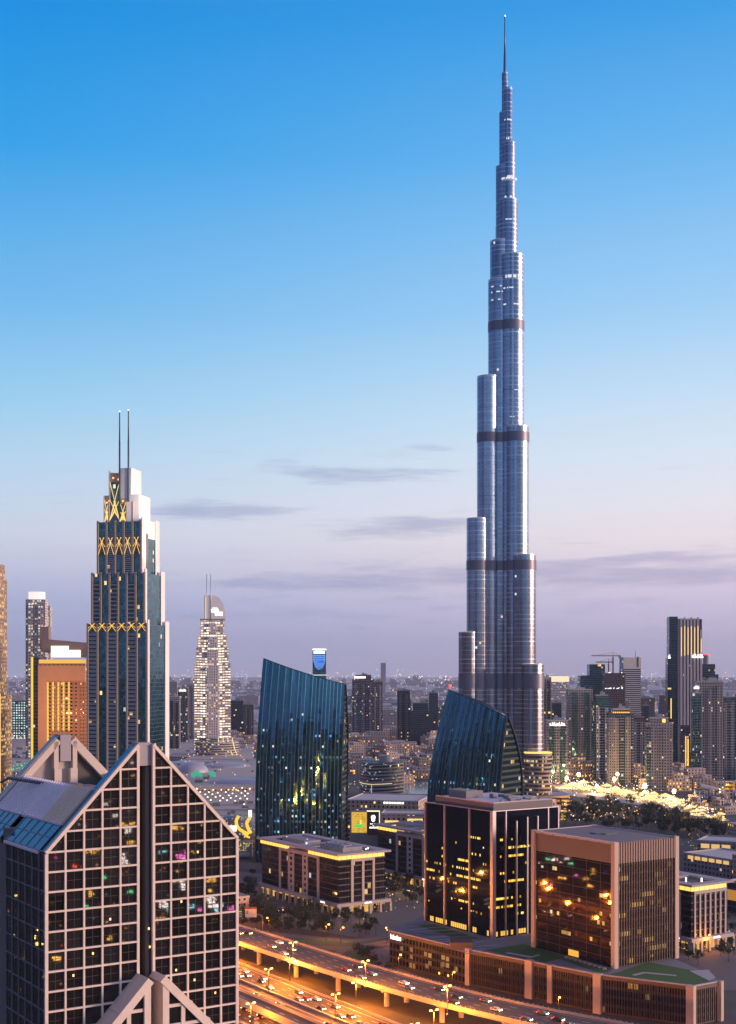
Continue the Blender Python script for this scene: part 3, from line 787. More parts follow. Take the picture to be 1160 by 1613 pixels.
# ------------------------------------------------------------------ car park podium
def podium():
    A = [Vector((10.3,632)), Vector((45,589)), Vector((70.8,564)), Vector((94.3,540.6)), Vector((128.5,521))]
    B = [Vector((141,529)), gnd(1101,1527,15.5).to_2d(), gnd(1064,1511,15.5).to_2d(), Vector((136,600)), Vector((118,640)), Vector((58,688)), Vector((26,668))]
    H = 15.5
    root = thing('carpark_podium', 'brown louvred podium with green lawn roof and pale piers beside the flyover', 'podium building', (0,0,0))
    b = MB(); b.prism([tuple(p) for p in A+B], 0, H, 0, 1)
    b.build('podium_wall', [facade('podium_wall_cells', (.06,.04,.037), (.03,.024,.024), 2.4, 3.6, .8, .62, .04, (1,.5,.1), (1,.7,.2), .35, gmetal=.3, cool_p=.2, floorwise=.9), plain('podium_roof_paving', (.2,.175,.18), .85, var=.3, scale=.15)], root)
    lv = MB(); pr = MB(); cp = MB()
    segs = list(zip(A[:-1], A[1:])) + [(A[-1], B[0])]
    for i, (p, q) in enumerate(segs):
        d = (q-p); L = d.length; d.normalize(); n = Vector((d.y, -d.x))
        s = 1.0
        while s < L-1:
            c = p+d*s; e = c+n*.55
            if i > 0 or s > 30 or True:
                lv.bar((e.x,e.y,.8), (e.x,e.y,H-1.0), .22 if i else .12, .5 if i else .2, up=(n.x,n.y,0))
            s += 1.15 if i else 2.3
        for hz in ((H-.7,) if i else (H-.6,)):
            a, c = p+n*.5, q+n*.5; lv.bar((a.x,a.y,hz), (c.x,c.y,hz), .5, 1.3)
        a, c = p, q
        cp.bar((a.x,a.y,H+.25), (c.x,c.y,H+.25), .9, .5)
    lv.build('louvre_screen', plain('brown_louvre', (.095,.062,.055), .55), root)
    for (P, w, hh) in ((A[1],2.2,1.0), (A[2]+Vector((-1.5,1.2)),3.4,1.0), (A[2]+Vector((6.5,-6.4)),2.2,.6), (A[3],3.4,.8), (A[4]+Vector((-1,-.2)),3.2,.6), (B[0],2.4,.5)):
        d = Vector((.8,-.6)); n = Vector((-.6,-.8))
        a, c = P-d*w/2+n*.4, P+d*w/2+n*.4
        pr.bar((P.x+n.x*.3,P.y+n.y*.3,0), (P.x+n.x*.3,P.y+n.y*.3,H+hh), w, 2.6, up=(n.x,n.y,0))
    pr.build('stone_pier', PINKST, root)
    cp.build('coping', plain('coping_stone', (.42,.34,.32), .7), root)
    bx = MB(); bx.box(37,47,590,600,H,H+3.2) ; bx.build('stair_head', plain('brown_louvre', (.095,.062,.055), .55), root)
    def patch(name, pts, z, mat):
        m = MB(); m.face([(x,y,z) for x, y in pts]); return m.build(name, mat, root)
    # lawns and their pale paths (roof level), placed from the photograph's roof outline
    def rp(px, py): q = gnd(px, py, H); return (q.x, q.y)
    def ccw(pts):
        a = sum(pts[i][0]*pts[(i+1) % len(pts)][1]-pts[(i+1) % len(pts)][0]*pts[i][1] for i in range(len(pts)))
        return pts if a > 0 else pts[::-1]
    for pts in ([(764,1497), (826,1487), (895,1508), (858,1516)], [(882,1511), (900,1510), (965,1528), (949,1534)], [(958,1537), (1022,1516), (1098,1530), (1121,1545), (1091,1552)]):
        patch('roof_lawn', ccw([rp(*p) for p in pts]), H+.12, GRASS)
    for pts in ([(795,1502), (801,1500.5), (838,1507), (849,1503.5), (852,1505), (836,1510)], [(995,1536), (1014,1531.5), (1066,1536.5), (1066,1538.5), (1016,1534), (1000,1538)], [(1086,1530), (1116,1528), (1128,1541), (1118,1546), (1112,1543)]):
        patch('roof_path', ccw([rp(*p) for p in pts]), H+.2, plain('path_stone', (.40,.34,.31), .8))
    rd = random.Random(3)
    for i in range(17):           # pale paving strips on the roof near the black office
        x0, y0 = rp(634+i*6.2, 1462+i*2.55 + rd.uniform(-2,2)); L = rd.uniform(9, 22)
        d = Vector((.95,.3))*L; n = Vector((-.5,.8))*rd.uniform(.8,1.6)
        patch('paving_strip', [(x0,y0), (x0+d.x,y0+d.y), (x0+d.x+n.x,y0+d.y+n.y), (x0+n.x,y0+n.y)], H+.1, plain('paving_strip_stone', (.42,.37,.39), .85))
    for i in range(5):
        x0, y0 = rp(668+i*14, 1461+i*5); patch('roof_planting', [(x0,y0), (x0+9,y0+3), (x0+6,y0+8), (x0-3,y0+5)], H+.11, GRASS)
    # planters
    pl = MB()
    for i in range(9): x0, y0 = rp(890+i*7.5, 1509.5+i*2.3); pl.box(x0,x0+1.6,y0,y0+1.2,H,H+.9)
    pl.build('planter', plain('planter_stone', (.3,.26,.25), .8), root)
    # lit lettering at the far corner, on the long wall
    d = (A[1]-A[0]).normalized(); n = Vector((d.y,-d.x)); sg = MB()
    c0 = A[0]+d*2.0+n*.95; hs = [2.2,1.5,2.1,1.5,1.6,2.1,1.4,1.5]
    for k, h in enumerate(hs):
        a = c0+d*(k*.95); e = a+d*.28; z = 12.4
        sg.bar((a.x,a.y,z), (a.x,a.y,z+h), .3, .3); e = a+d*.7
        sg.bar((a.x,a.y,z+.15), (e.x,e.y,z+.15), .3, .3); sg.bar((a.x,a.y,z+1.4), (e.x,e.y,z+1.4), .3, .3)
        if k % 2: sg.bar((e.x,e.y,z), (e.x,e.y,z+1.5), .3, .3)
    sg.build('lit_lettering', glow('sign_glow', (1,.86,.95), 3.0), root)
    for s, z, mt in ((16,9.6,0), (16,6.2,0), (26,9.2,0), (29,9,1), (29,5.5,0), (38,9.6,1), (38,6.6,0), (41,9.4,1), (41,6.5,1), (8,5.5,0), (9,9,0), (27,3.8,0), (36,2,2), (42,2,2)):
        a = A[0]+d*s+n*.9; e = a+d*(2.2 if mt < 2 else 1.0); w = MB()
        w.bar((a.x,a.y,z), (e.x,e.y,z), .15, 2.0 if mt < 2 else 1.0)
        w.build('lit_opening', [glow('opening_dim', (1,.48,.12), .16), glow('opening_warm', (1,.5,.1), .34), AMBER][mt], root)
podium()

# ------------------------------------------------------------------ twin blue sail towers
def sail_glass():
    m, g, p = new_mat('blue_sail_glass')
    u, v, _ = g.xyz(g.n('ShaderNodeUVMap', uv_map='UVMap').outputs[0])
    iu = g.m('FLOOR', u); iv = g.m('FLOOR', g.m('DIVIDE', v, 3.9)); rnd = g.m('MULTIPLY', g.n('ShaderNodeObjectInfo').outputs['Random'], 31.0)
    wv, wc = g.white(g.comb(iu, iv, rnd)); sv, sc_ = g.white(g.comb(iu, 3.0, rnd)); fv, _c = g.white(g.comb(5.0, iv, rnd))
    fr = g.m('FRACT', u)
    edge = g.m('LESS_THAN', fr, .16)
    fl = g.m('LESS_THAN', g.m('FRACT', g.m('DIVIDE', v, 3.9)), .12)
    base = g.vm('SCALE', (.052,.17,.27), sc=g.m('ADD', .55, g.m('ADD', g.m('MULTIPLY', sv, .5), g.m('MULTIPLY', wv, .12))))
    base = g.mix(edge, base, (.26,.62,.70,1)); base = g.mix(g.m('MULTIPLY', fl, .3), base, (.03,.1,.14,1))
    g.put(p.inputs['Base Color'], base); p.inputs['Metallic'].default_value = .92; p.inputs['Roughness'].default_value = .05
    nn = g.n('ShaderNodeNewGeometry').outputs['Normal']
    off = g.vm('ADD', g.vm('SCALE', g.vm('SUBTRACT', sc_, (.5,.5,.5)), sc=.03), g.vm('SCALE', g.vm('SUBTRACT', wc, (.5,.5,.5)), sc=.018))
    g.put(p.inputs['Normal'], g.vm('NORMALIZE', g.vm('ADD', nn, off)))
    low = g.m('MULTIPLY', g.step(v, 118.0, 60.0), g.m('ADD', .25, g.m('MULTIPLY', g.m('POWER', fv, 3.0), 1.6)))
    on = g.m('MULTIPLY', g.m('MULTIPLY', g.m('GREATER_THAN', wv, g.m('SUBTRACT', 1.0, g.m('MULTIPLY', low, .30))), g.m('GREATER_THAN', fr, .5)), g.m('GREATER_THAN', g.m('FRACT', g.m('DIVIDE', v, 3.9)), .6))  # glowing dots painted into the glass as reflections of city lights
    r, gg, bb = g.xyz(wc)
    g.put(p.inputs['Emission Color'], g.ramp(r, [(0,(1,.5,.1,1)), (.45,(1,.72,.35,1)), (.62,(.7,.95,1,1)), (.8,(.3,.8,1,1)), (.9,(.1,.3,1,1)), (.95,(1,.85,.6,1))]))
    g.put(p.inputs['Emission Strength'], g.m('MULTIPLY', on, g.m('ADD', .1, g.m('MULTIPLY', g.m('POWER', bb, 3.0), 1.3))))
    return m
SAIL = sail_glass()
def sail_tower(label, O, rz, W, D, zl, zr, lean, n, shear, bulge, t0):
    """lens-plan tower: a bowed glass front leaning back towards a sloping ridge"""
    root = thing('sail_tower', label, 'office tower', O, rz)
    zt = lambda s: zl+(zr-zl)*s + bulge*(s*(1-s))
    def front(s, z, k=0.0):
        bow = -3.5*(1-(2*s-1)**2)
        t = max(0, z/max(zl, zr))
        b = lean*max(0,(t-t0)/(1-t0))**1.6
        return (-W/2+W*s+(shear[0]+(shear[1]-shear[0])*s)*max(0, (z-45)/(max(zl,zr)-45))**1.5, bow+b-k, z)
    R = 30
    gm = MB(); fm = MB(); P = []; UV = []
    for i in range(R+1):
        row = []; uvr = []
        for j in range(n+1):
            s = j/n; z = zt(s)*i/R
            row.append(front(s, z)); uvr.append((j, z))
        P.append(row); UV.append(uvr)
    # pleats: each strip its own flat set of quads, edges standing proud in alternation
    for j in range(n):
        k0 = .28 if j % 2 else 0.0
        G = [[Vector(P[i][j])-Vector((0,k0,0)), Vector(P[i][j+1])-Vector((0,.28-k0,0))] for i in range(R+1)]
        U = [[(j+.001, UV[i][j][1]), (j+.999, UV[i][j+1][1])] for i in range(R+1)]
        gm.grid(G, 0, True, U)
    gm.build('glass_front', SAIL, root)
    for j in range(0, n+1):
        for i in range(0, R, 5):
            a, b = Vector(P[i][j]), Vector(P[min(R, i+5)][j]); o = Vector((0,.34,0))
            fm.bar(a-o, b-o, .22, .3)
    fm.build('glass_fin', plain('teal_fin', (.05,.18,.22), .3, .8), root)
    # back face and the two ends
    SIDE = facade('dark_sail_side', (.010,.035,.04), (.016,.05,.06), 2.4, 3.9, .9, .6, .035, ls=1.0, gmetal=.85, tilt=.01)
    bk = MB(); B = []
    for i in range(R+1):
        row = []
        for j in range(n+1):
            s = j/n; z = zt(s)*i/R; f = Vector(front(s, z)); t = z/zt(s)
            d = D*(1-.12*t)-(lean)*(t**3)*.95
            row.append((f.x, D+2.5*(1-(2*s-1)**2) - (D-.8-lean*.95)*max(0,(t-.5)/.5)**2.0*(1.0), z))
        B.append(row)
    bk.grid(B, 0, True, [[(c[0], c[2]) for c in r] for r in B], flip=True)
    bk.build('rear_wall', SIDE, root)
    en = MB()
    for j in (0, n):
        for i in range(R):
            a, b, c, d = P[i][j], B[i][j], B[i+1][j], P[i+1][j]
            q = [a, b, c, d] if j else [a, d, c, b]
            en.face(q, 0, [((p_[1]), p_[2]) for p_ in q])
    en.face([P[R][j] for j in range(n+1)] + [B[R][j] for j in range(n, -1, -1)], 0)
    en.build('end_wall', SIDE, root)
    rm = MB()
    for j in range(n): rm.bar(Vector(P[R][j])+Vector((0,.3,.2)), Vector(P[R][j+1])+Vector((0,.3,.2)), .9, .7)
    for i in range(R):
        rm.bar(Vector(P[i][n])+Vector((.1,0,0)), Vector(P[i+1][n])+Vector((.1,0,0)), .8, .8); rm.bar(Vector(B[i][n])+Vector((.1,0,0)), Vector(B[i+1][n])+Vector((.1,0,0)), 1.6, 1.4)
    rm.build('edge_frame', plain('dark_edge_metal', (.02,.06,.075), .35, .6), root)
    return root
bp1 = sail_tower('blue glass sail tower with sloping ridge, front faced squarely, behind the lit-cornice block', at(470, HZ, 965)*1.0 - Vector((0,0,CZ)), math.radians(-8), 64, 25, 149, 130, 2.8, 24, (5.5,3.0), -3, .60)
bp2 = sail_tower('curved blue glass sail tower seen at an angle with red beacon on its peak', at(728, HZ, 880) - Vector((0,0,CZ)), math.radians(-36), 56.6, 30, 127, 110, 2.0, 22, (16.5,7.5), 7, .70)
rb = MB(); rb.tube((-11,2.6,126), (-11,2.6,130), .25, .15, 6); rb.prism(circ(.9, 8, -11, 2.6), 129.2, 131, bottom=True); rb.build('red_beacon', RED, bp2)
lp = MB(); lp.box(-18,-4,-6,-2.0,0,9); lp.build('entrance_block', PAVE, bp1)

# ------------------------------------------------------------------ twin-mast tower
def mast_tower():
    O = at(201.5, HZ, 1184); O.z = 0
    root = thing('twin_mast_tower', 'stepped teal glass tower with gold lattice bands, white crown slabs and two masts', 'skyscraper', O, math.radians(-13))
    GT = facade('teal_tower_glass', (.05,.14,.17), (.05,.16,.20), 2.4, 3.6, .96, .93, .006, gmetal=.85, grough=.06, tilt=.012, ls=1.2, floorwise=.2)
    BAL = facade('balcony_bay', (.24,.26,.30), (.03,.055,.065), 3.2, 3.6, .97, .70, .02, (1,.55,.15), ls=1.0, cool_p=.1, gmetal=.6, floorwise=.2)
    WH = plain('white_crown', (.84,.78,.74), .6, var=.06, scale=.05)
    PIL = plain('pink_pilaster', (.50,.36,.31), .6)
    GOLD = glow('gold_lattice_light', (1,.62,.16), 1.3); LINE = glow('pilaster_light', (1,.58,.24), .42)
    BRN = plain('lattice_back', (.11,.06,.05), .6)
    # (half width, z0, z1)
    tiers = [(30, 0, 181), (26.5, 181, 226), (22, 226, 272)]
    bays = 6
    for w, z0, z1 in tiers:
        d = 20*w/30+4
        t = MB(); t.prism(rect(-w, w, -d, d+6), z0 if z0 else 0, z1, 0, 1)
        body = t.build('tower_tier', [GT, ROOF], root)
        bm = MB(); pm = MB(); lm = MB(); nb = 6 if w > 24 else 5
        for k in range(nb):
            x0, x1 = -w+2*w*k/nb, -w+2*w*(k+1)/nb
            if k % 2 == (0 if nb == 6 else 1):
                bm.box(x0+1.2, x1-1.2, -d-1.5, -d+.2, z0, z1-8, 0)
                z = z0+2
                while z < z1-8: bm.box(x0+1.2, x1-1.2, -d-2.0, -d-1.4, z, z+.9, 1); z += 3.6
        for k in range(nb+1):
            x = -w+2*w*k/nb
            pm.box(x-.9, x+.9, -d-1.8, -d+.3, z0, z1+1.0)
            lm.box(x+.85, x+1.2, -d-1.9, -d-1.3, z0, z1-2)
        bm.build('balcony_bay', [BAL, plain('balcony_rail', (.3,.32,.35), .4)], body)
        pm.build('pilaster', PIL, body); lm.build('pilaster_light', LINE, body)
        sm = MB(); sm.box(w-.2, w+.8, -d-.5, -d+(9 if w < 25 else 4), z0, z1+4); sm.box(w-.2,w+.7,d-4,d+6,z0,z1+4); sm.build('white_flank', WH, body)
    def lattice(w, d, z0, z1, nb, back=True):
        lm = MB()
        if back:
            b = MB(); b.box(-w,w,-d-1.4,-d-.3,z0,z1); b.build('lattice_panel', BRN, root)
        for k in range(nb):
            x0, x1 = -w+2*w*k/nb+1, -w+2*w*(k+1)/nb-1; xm = (x0+x1)/2; y = -d-2.0; h = z1-z0
            for a, b in (((x0,z0), (xm+ (x1-xm)*.5,z1)), ((x1,z0), (xm-(x1-xm)*.5,z1)), ((x0,z0+h*.45), (x1-1,z1)), ((x1,z0+h*.45), (x0+1,z1)), ((x0,z0), (xm,z0+h*.7)), ((x1,z0), (xm,z0+h*.7))):
                lm.bar((a[0],y,a[1]), (b[0],y,b[1]), .3, .3)
        lm.build('gold_lattice', GOLD, root)
    lattice(30, 24, 175, 182, 6); lattice(22, 18.7, 243, 258, 5)
    # crown: slabs of white on the sunset side, latticed bays to the front
    cr = MB()
    for (x0,x1,y0,y1,z0,z1) in ((12,22.3,-16,-14.5,254,274), (19,22.5,-15,14,258,274), (5,18,-15,-13.5,270,296), (16.2,18.2,-14,12,270,296), (-2,9.5,-14,-12.4,290,320), (8,9.7,-13,10,290,320), (-13.5,-12.4,-14,8,272,318), (-18.5,-17.5,-14.5,6,270,296), (-13,-2,5,6,296,317)):
        cr.box(x0,x1,y0,y1,z0,z1)
    cr.build('white_crown', WH, root)
    cg = MB(); cg.box(-17.5,16.5,-13.4,12,270,290); cg.box(-12.5,8,-12.2,8,288,308); cg.build('crown_glass', [GT], root)
    cb = MB(); cb.box(-17.5,-12.8,-14.2,-13.2,290,296); cb.box(-12.2,-2.2,-13.2,-12,308,316); cb.box(-1.8,4.6,-14.4,-13.5,288,293); cb.build('crown_recess', plain('recess_render', (.5,.34,.27), .7), root)
    lm = MB()
    for x0, x1, z0, z1, y in ((-17.5,-13,272,292,-14.6), (-12.3,-2.4,274,308,-14.0), (-12.3,-2.4,274,292,-14.0), (-1.6,4.8,272,290,-15.2), (-17.5,-13,272,284,-14.6), (-1.6,4.8,272,282,-15.2)):
        xm = (x0+x1)/2
        for a, b in (((x0,z0),(x1,z1)), ((x1,z0),(x0,z1)), ((x0,z0),(xm+1,z1*.5+z0*.5)), ((x1,z0),(xm-1,z1*.5+z0*.5))): lm.bar((a[0],y,a[1]), (b[0],y,b[1]), .45, .45)
    lm.build('gold_lattice', GOLD, root)
    for x, y, z in ((-15,-14.8,289), (-9,-13.6,311), (1.5,-15,290), (15,-16.4,262), (-3.5,-13.6,309.5), (20,-16.6,241)):
        q = MB(); q.box(x-.7,x+.7,y-.5,y,z,z+1.2); q.build('crown_lamp', AMBER, root)
    cl = MB()
    for x in (-18,-13,-2,5.2,12): cl.box(x-.35,x+.35,-16,-14.6,258,271 if abs(x) > 13 else 290)
    cl.build('pilaster', PIL, root)
    for x, z1 in ((-1.6,369.5), (7.4,370.5)):
        q = MB(); q.tube((x,-15.5,276 if x < 0 else 290), (x,-15.5,z1-26), .95, .8, 10); q.tube((x,-15.5,z1-26), (x,-15.5,z1), .7, .5, 10); mm = q.build('mast', plain('mast_paint', (.06,.10,.15), .5), root)
        q = MB(); q.prism(circ(.6,8,x,-15.5),z1,z1+1,bottom=True); q.build('mast_light', CLIGHT, mm)
    for x, y, z, e in ((40,-34,288,42000), (48,-22,250,30000)):
        l = bpy.data.lights.new('crown_flood', 'SPOT'); l.energy = e; l.color = (1,.86,.72); l.spot_size = 1.5; l.spot_blend = .6; l.shadow_soft_size = 1
        o = bpy.data.objects.new('crown_flood', l); COL.objects.link(o); o.parent = root; o.location = (x,y,z); o.rotation_euler = (Vector((x-8,y+4,-8))).to_track_quat('Z','Y').to_euler()
    root.scale = (.93,.93,1)
    # dark slot in the white flank
    q = MB(); q.box(22.2,22.75,-9,-4,232,262); q.build('flank_slot', plain('slot_stone', (.16,.13,.125), .6), root)
mast_tower()

# ------------------------------------------------------------------ lit hotel tower with quarter-round sail top
def hotel():
    O = at(335, HZ, 2000); O.z = 0
    root = thing('sail_top_hotel', 'pale tiered hotel tower glowing yellow with quarter-round top and twin masts', 'hotel tower', O, math.radians(6))
    LITB = facade('lit_balconies', (.62,.52,.47), (.26,.23,.24), 4.2, 3.9, .8, .5, .85, (1,.80,.52), (1,.9,.7), 1.7, gmetal=.2, floorwise=.25, cool_p=.25)
    CEN = facade('hotel_centre', (.62,.53,.50), (.18,.18,.24), 3.4, 3.9, .42, .55, .2, (1,.7,.3), (.8,.9,1), .9, floorwise=.3)
    for w, d, z0, z1 in ((27,16,0,152), (24,15,152,176), (21.5,14,176,196), (17.5,12,196,216)):
        t = MB(); t.prism(rect(-w,w,-d,d), z0, z1, 0, 1); b = t.build('tower_tier', [LITB, ROOFL], root)
        c = MB(); c.prism(rect(-w*.32,w*.36,-d-2.2,-d+1), z0, z1-4, 0, 1); c.build('centre_bay', [CEN, ROOFL], b)
        l = MB(); z = z0+1.0
        while z < z1-2: l.box(-w-1.0,-w*.62,-d-1.2,d,z,z+.7); l.box(w*.64,w+1.0,-d-1.2,d,z,z+.7); z += 3.9
        l.build('balcony', plain('balcony_slab', (.6,.53,.5), .6), b)
    c = MB(); c.box(-18.5,18.5,-13,13,216,218.5); c.build('cornice', plain('hotel_cornice', (.25,.2,.2), .6), root)
    P = [(-12,218)] + [(18*math.cos(t)+2, 218+36*math.sin(t)) for t in [k*math.pi/2/14 for k in range(15)]][0:15] + [(-12,254)]
    s = MB()
    f = [(x,-8,z) for x, z in P]; bk = [(x,8,z) for x, z in P]
    s.face(f, 0); s.face(bk[::-1], 0)
    for i in range(len(P)):
        j = (i+1) % len(P); s.face([f[j], f[i], bk[i], bk[j]], 0)
    s.box(-12.5,-6,-9.5,-6,216,254)
    s.build('sail_top', plain('hotel_white', (.84,.78,.74), .5), root)
    l = MB(); l.box(-3,9,-8.4,-8,229,233); l.box(4,15,-8.4,-8,224,229); l.box(0,8,-8.4,-8,233,235); l.build('top_light', WLIGHT, root)
    l = MB(); l.box(-10.8,-9.6,-10.0,-9.4,218,252); l.build('edge_light', glow('edge_warm', (1,.75,.4), .9), root)
    for x in (-8.5, -2.5):
        m = MB(); m.tube((x,-8.6,218), (x,-8.6,286), .8, .5, 8); m.build('mast', plain('hotel_mast', (.45,.45,.55), .4, .4), root)
    b = MB(); b.prism(circ(34,36,6,-4), 0, 34, 0, 1, True); b.prism(circ(27,36,4,-4), 34, 40, 0, 1, True)
    b.build('rounded_base', [facade('hotel_base', (.40,.35,.34), (.10,.09,.10), 3, 3.6, .95, .45, .25, (1,.6,.2), ls=.7, floorwise=.6), ROOFL], root)
    for k in range(4):
        l = MB(); x0 = 9+k*7
        for i in range(7):
            a = i/7; c2 = (i+1)/7
            l.bar((x0+12*a**1.6, -33+ (x0*.4)*.5+a*-3, 40-36*a), (x0+12*c2**1.6, -33+(x0*.4)*.5+c2*-3, 40-36*c2), 1.0, .8)
        l.build('light_rib', glow('rib_light', (1,.72,.35), 1.2), root)
hotel()

# ------------------------------------------------------------------ other towers, named one by one
_LS = .8
FAC = {
 'grey':  facade('grey_flats', (.29,.25,.27), (.06,.065,.08), 3.2, 3.4, .5, .5, .03, ls=1.1, floorwise=.85, clus=3.0),
 'beige': facade('beige_flats', (.34,.27,.26), (.06,.06,.075), 3.2, 3.4, .45, .5, .03, ls=1.1, floorwise=.85, clus=3.0),
 'green': facade('green_glass_flats', (.10,.13,.14), (.06,.15,.15), 2.8, 3.4, .9, .78, .03, (1,.72,.35), ls=1.0, floorwise=.85, clus=3.0, gmetal=.7, cool_p=.35),
 'teal':  facade('teal_office', (.06,.10,.13), (.07,.15,.19), 3.0, 3.8, .95, .85, .02, ls=1.2, gmetal=.8),
 'brown': facade('brown_flats', (.13,.085,.085), (.04,.035,.04), 3.0, 3.4, .6, .5, .03, ls=1.2),
 'dark':  facade('dark_glass_flats', (.05,.06,.075), (.04,.055,.075), 3.0, 3.4, .9, .7, .018, ls=1.0, gmetal=.6, floorwise=.8),
 'stripe':facade('striped_office', (.45,.40,.41), (.03,.04,.05), 40, 3.8, 1.1, .5, .0, ls=1),
 'litgrid':facade('lit_grid', (.10,.09,.11), (.1,.1,.1), 5, 5, .5, .5, .9, (.6,1,.85), (1,1,1), 1.0, floorwise=0),
 'cream': facade('cream_lowrise', (.42,.31,.26), (.06,.05,.05), 3.6, 3.4, .4, .5, .10, (1,.52,.12), ls=1.6, cool_p=.08),
 'old':   facade('old_town', (.46,.33,.27), (.05,.04,.04), 4.2, 3.6, .38, .5, .13, (1,.46,.08), ls=1.9, cool_p=.06, floorwise=.6),
 'orange':facade('orange_flats', (.58,.28,.14), (.05,.035,.03), 4.2, 3.5, .62, .5, .06, ls=1.4, cool_p=.1),
 'gold':  facade('gold_flats', (.32,.22,.13), (.10,.06,.03), 3.6, 3.5, .5, .6, .4, (1,.6,.15), ls=1.0, cool_p=.05),
 'white': facade('white_flats', (.55,.47,.46), (.08,.08,.1), 3.0, 3.4, .5, .5, .2, (1,.8,.55), ls=.9),
 'glow':  facade('glowing_flats', (.50,.42,.38), (.1,.09,.1), 3.8, 3.6, .6, .5, .5, (1,.72,.38), ls=.9, floorwise=.3),
}
SIGNW = glow('sign_white', (1,.96,.92), 2.6)
def lettering(root, x0, x1, y, z, h, mat=SIGNW, n=7):
    """a short row of bright lettering too far off to read"""
    s = MB(); w = (x1-x0)/n
    for k in range(n):
        a = x0+k*w; hh = h*(1 if k % 3 else .75)
        s.box(a+w*.08,a+w*.36,y-.5,y,z,z+hh); s.box(a+w*.08,a+w*.88,y-.5,y,z,z+h*.25)
        if k % 2: s.box(a+w*.62,a+w*.88,y-.5,y,z,z+hh*.8)
    s.build('lit_lettering', mat, root)
def tower(label, pl, pr, py, Y, style, bay=None, rz=0.0, cat='tower block', name='tower_block', setback=0.0, sign=False, roof=True, dep=.75, glassside=None, seed=None, pbase=None):
    rd = random.Random(int(pl*31+pr*7+Y))
    Wv = (pr-pl)/F*Y
    H = CZ-(py-HZ)/F*Y
    c, s = abs(math.cos(rz)), abs(math.sin(rz))
    W = Wv/(c+dep*s); D = W*dep
    O = at((pl+pr)/2, HZ, Y+D/2); O.z = 0
    root = thing(name, label, cat, O, rz)
    b = MB(); h1 = H-(setback if setback else 0)
    b.prism(rect(-W/2,W/2,-D/2,D/2), 0, h1, 0, 1)
    if setback: b.prism(rect(-W*.36,W*.36,-D*.38,D*.4), h1, H, 0, 1)
    b.build('tower_wall', [FAC[style], ROOFL if style in ('white','beige','grey','cream') else ROOF], root)
    if bay:
        m = MB()
        n = 3 if Wv > 34 else 2
        for k in range(n):
            xc = -W/2+W*(k+.5)/n; ww = W*.30/n*1.5
            m.prism(rect(xc-ww/2, xc+ww/2, -D/2-1.6, -D/2+.5), 0, h1-rd.uniform(3,9), 0, 1)
        m.build('projecting_bay', [FAC[bay], ROOF], root)
    if bay and style in ('grey','beige','green','brown','white'):
        m = MB(); z = 6.8; wb = W/(2*n)*.34
        while z < h1-6:
            for k in range(n+1):
                xc = -W/2+W*k/n; x0, x1 = max(xc-wb, -W/2+.3), min(xc+wb, W/2-.3)
                m.box(x0, x1, -D/2-1.2, -D/2+.1, z-.2, z+.75)
            z += 3.4
        m.build('balcony', plain('balcony_concrete', (.36,.31,.32), .7), root)
    if glassside:
        m = MB(); m.prism(rect(-W/2-.8,-W/2+W*.22,-D/2-.8,D*.3), 0, h1-5, 0, 1); m.build('corner_bay', [FAC[glassside], ROOF], root)
    if roof:
        m = MB(); t = .5; top = H
        ws, ds = (W*.36, D*.38) if setback else (W/2, D/2)
        for (a,b2,c2,d2) in ((-ws,ws,-ds,-ds+t), (-ws,ws,ds-t,ds), (-ws,-ws+t,-ds+t,ds-t), (ws-t,ws,-ds+t,ds-t)): m.box(a,b2,c2,d2,top,top+1.4)
        x = rd.uniform(-.4,.0)*ws; m.box(x,x+ws*.7,-ds*.4,ds*.5,top-1,top+rd.uniform(3,5)); x2 = x+ws*.1; m.box(x2,x2+ws*.25,-ds*.2,ds*.3,top,top+rd.uniform(5,7))
        m.build('roof_plant', DCONC if style in ('dark','teal','brown') else CONC, root)
    if sign: lettering(root, -W*.36, W*.36, -D/2-1.7, H-5.5, 4.2)
    return root, W, D, H
T = tower
# middle distance, between the sail towers
r_, W_, D_, H_ = T('brown slab tower with white lit crown beside its paler twin on the plain', 555, 590, 1064, 2500, 'brown', 'grey', setback=7)
l_ = MB(); l_.box(-W_*.4,W_*.1,-D_*.42,-D_*.38,H_-5,H_-2); l_.build('crown_light', WLIGHT, r_)
T('thinner brown tower with pale window grid and pointed roof room, beside the lit-crown slab', 587, 603, 1074, 2480, 'brown', 'beige')
T('teal black tower with narrow mauve spine between the two sail towers', 626, 646, 1088, 2450, 'dark', 'brown')
T('broad dark block with stepped top beside the tower with the mauve spine', 646, 678, 1108, 2400, 'dark', setback=14, dep=.6)
T('slim dark tower just behind the curved sail tower', 676, 690, 1092, 2600, 'dark')
T('pale concrete frame tower low on the plain behind brown twins', 602, 628, 1118, 2900, 'grey', dep=.5)
T('small pale tower with lit roof behind the broad dark block', 649, 664, 1094, 3100, 'white')
r_, W_, D_, H_ = T('teal tower with blue shield-shaped light screen and white lit top', 493, 514, 1024, 2600, 'teal', roof=False, cat='office tower', name='shield_tower')
q = MB(); q.box(-W_*.42,W_*.42,-D_/2-.8,-D_/2,H_-7,H_-1.5); q.prism([(-W_/2,-D_/2),(W_*.1,-D_/2),(W_/2,-D_/2+3),(W_/2,D_/2),(-W_/2,D_/2)], H_, H_+2.5, bottom=True); q.build('top_light', CLIGHT, r_)
sp = [(-W_*.42, H_-9)] + [(W_*.42*math.cos(math.pi+math.pi*k/16), H_-16-22*math.sin(math.pi*k/16)) for k in range(17)] + [(W_*.42, H_-9)]
q = MB(); q.face([(x,-D_/2-.6,z) for x, z in sp]); scr = q.build('light_screen', glow('blue_screen', (.01,.16,.8), .85), r_)
q = MB()
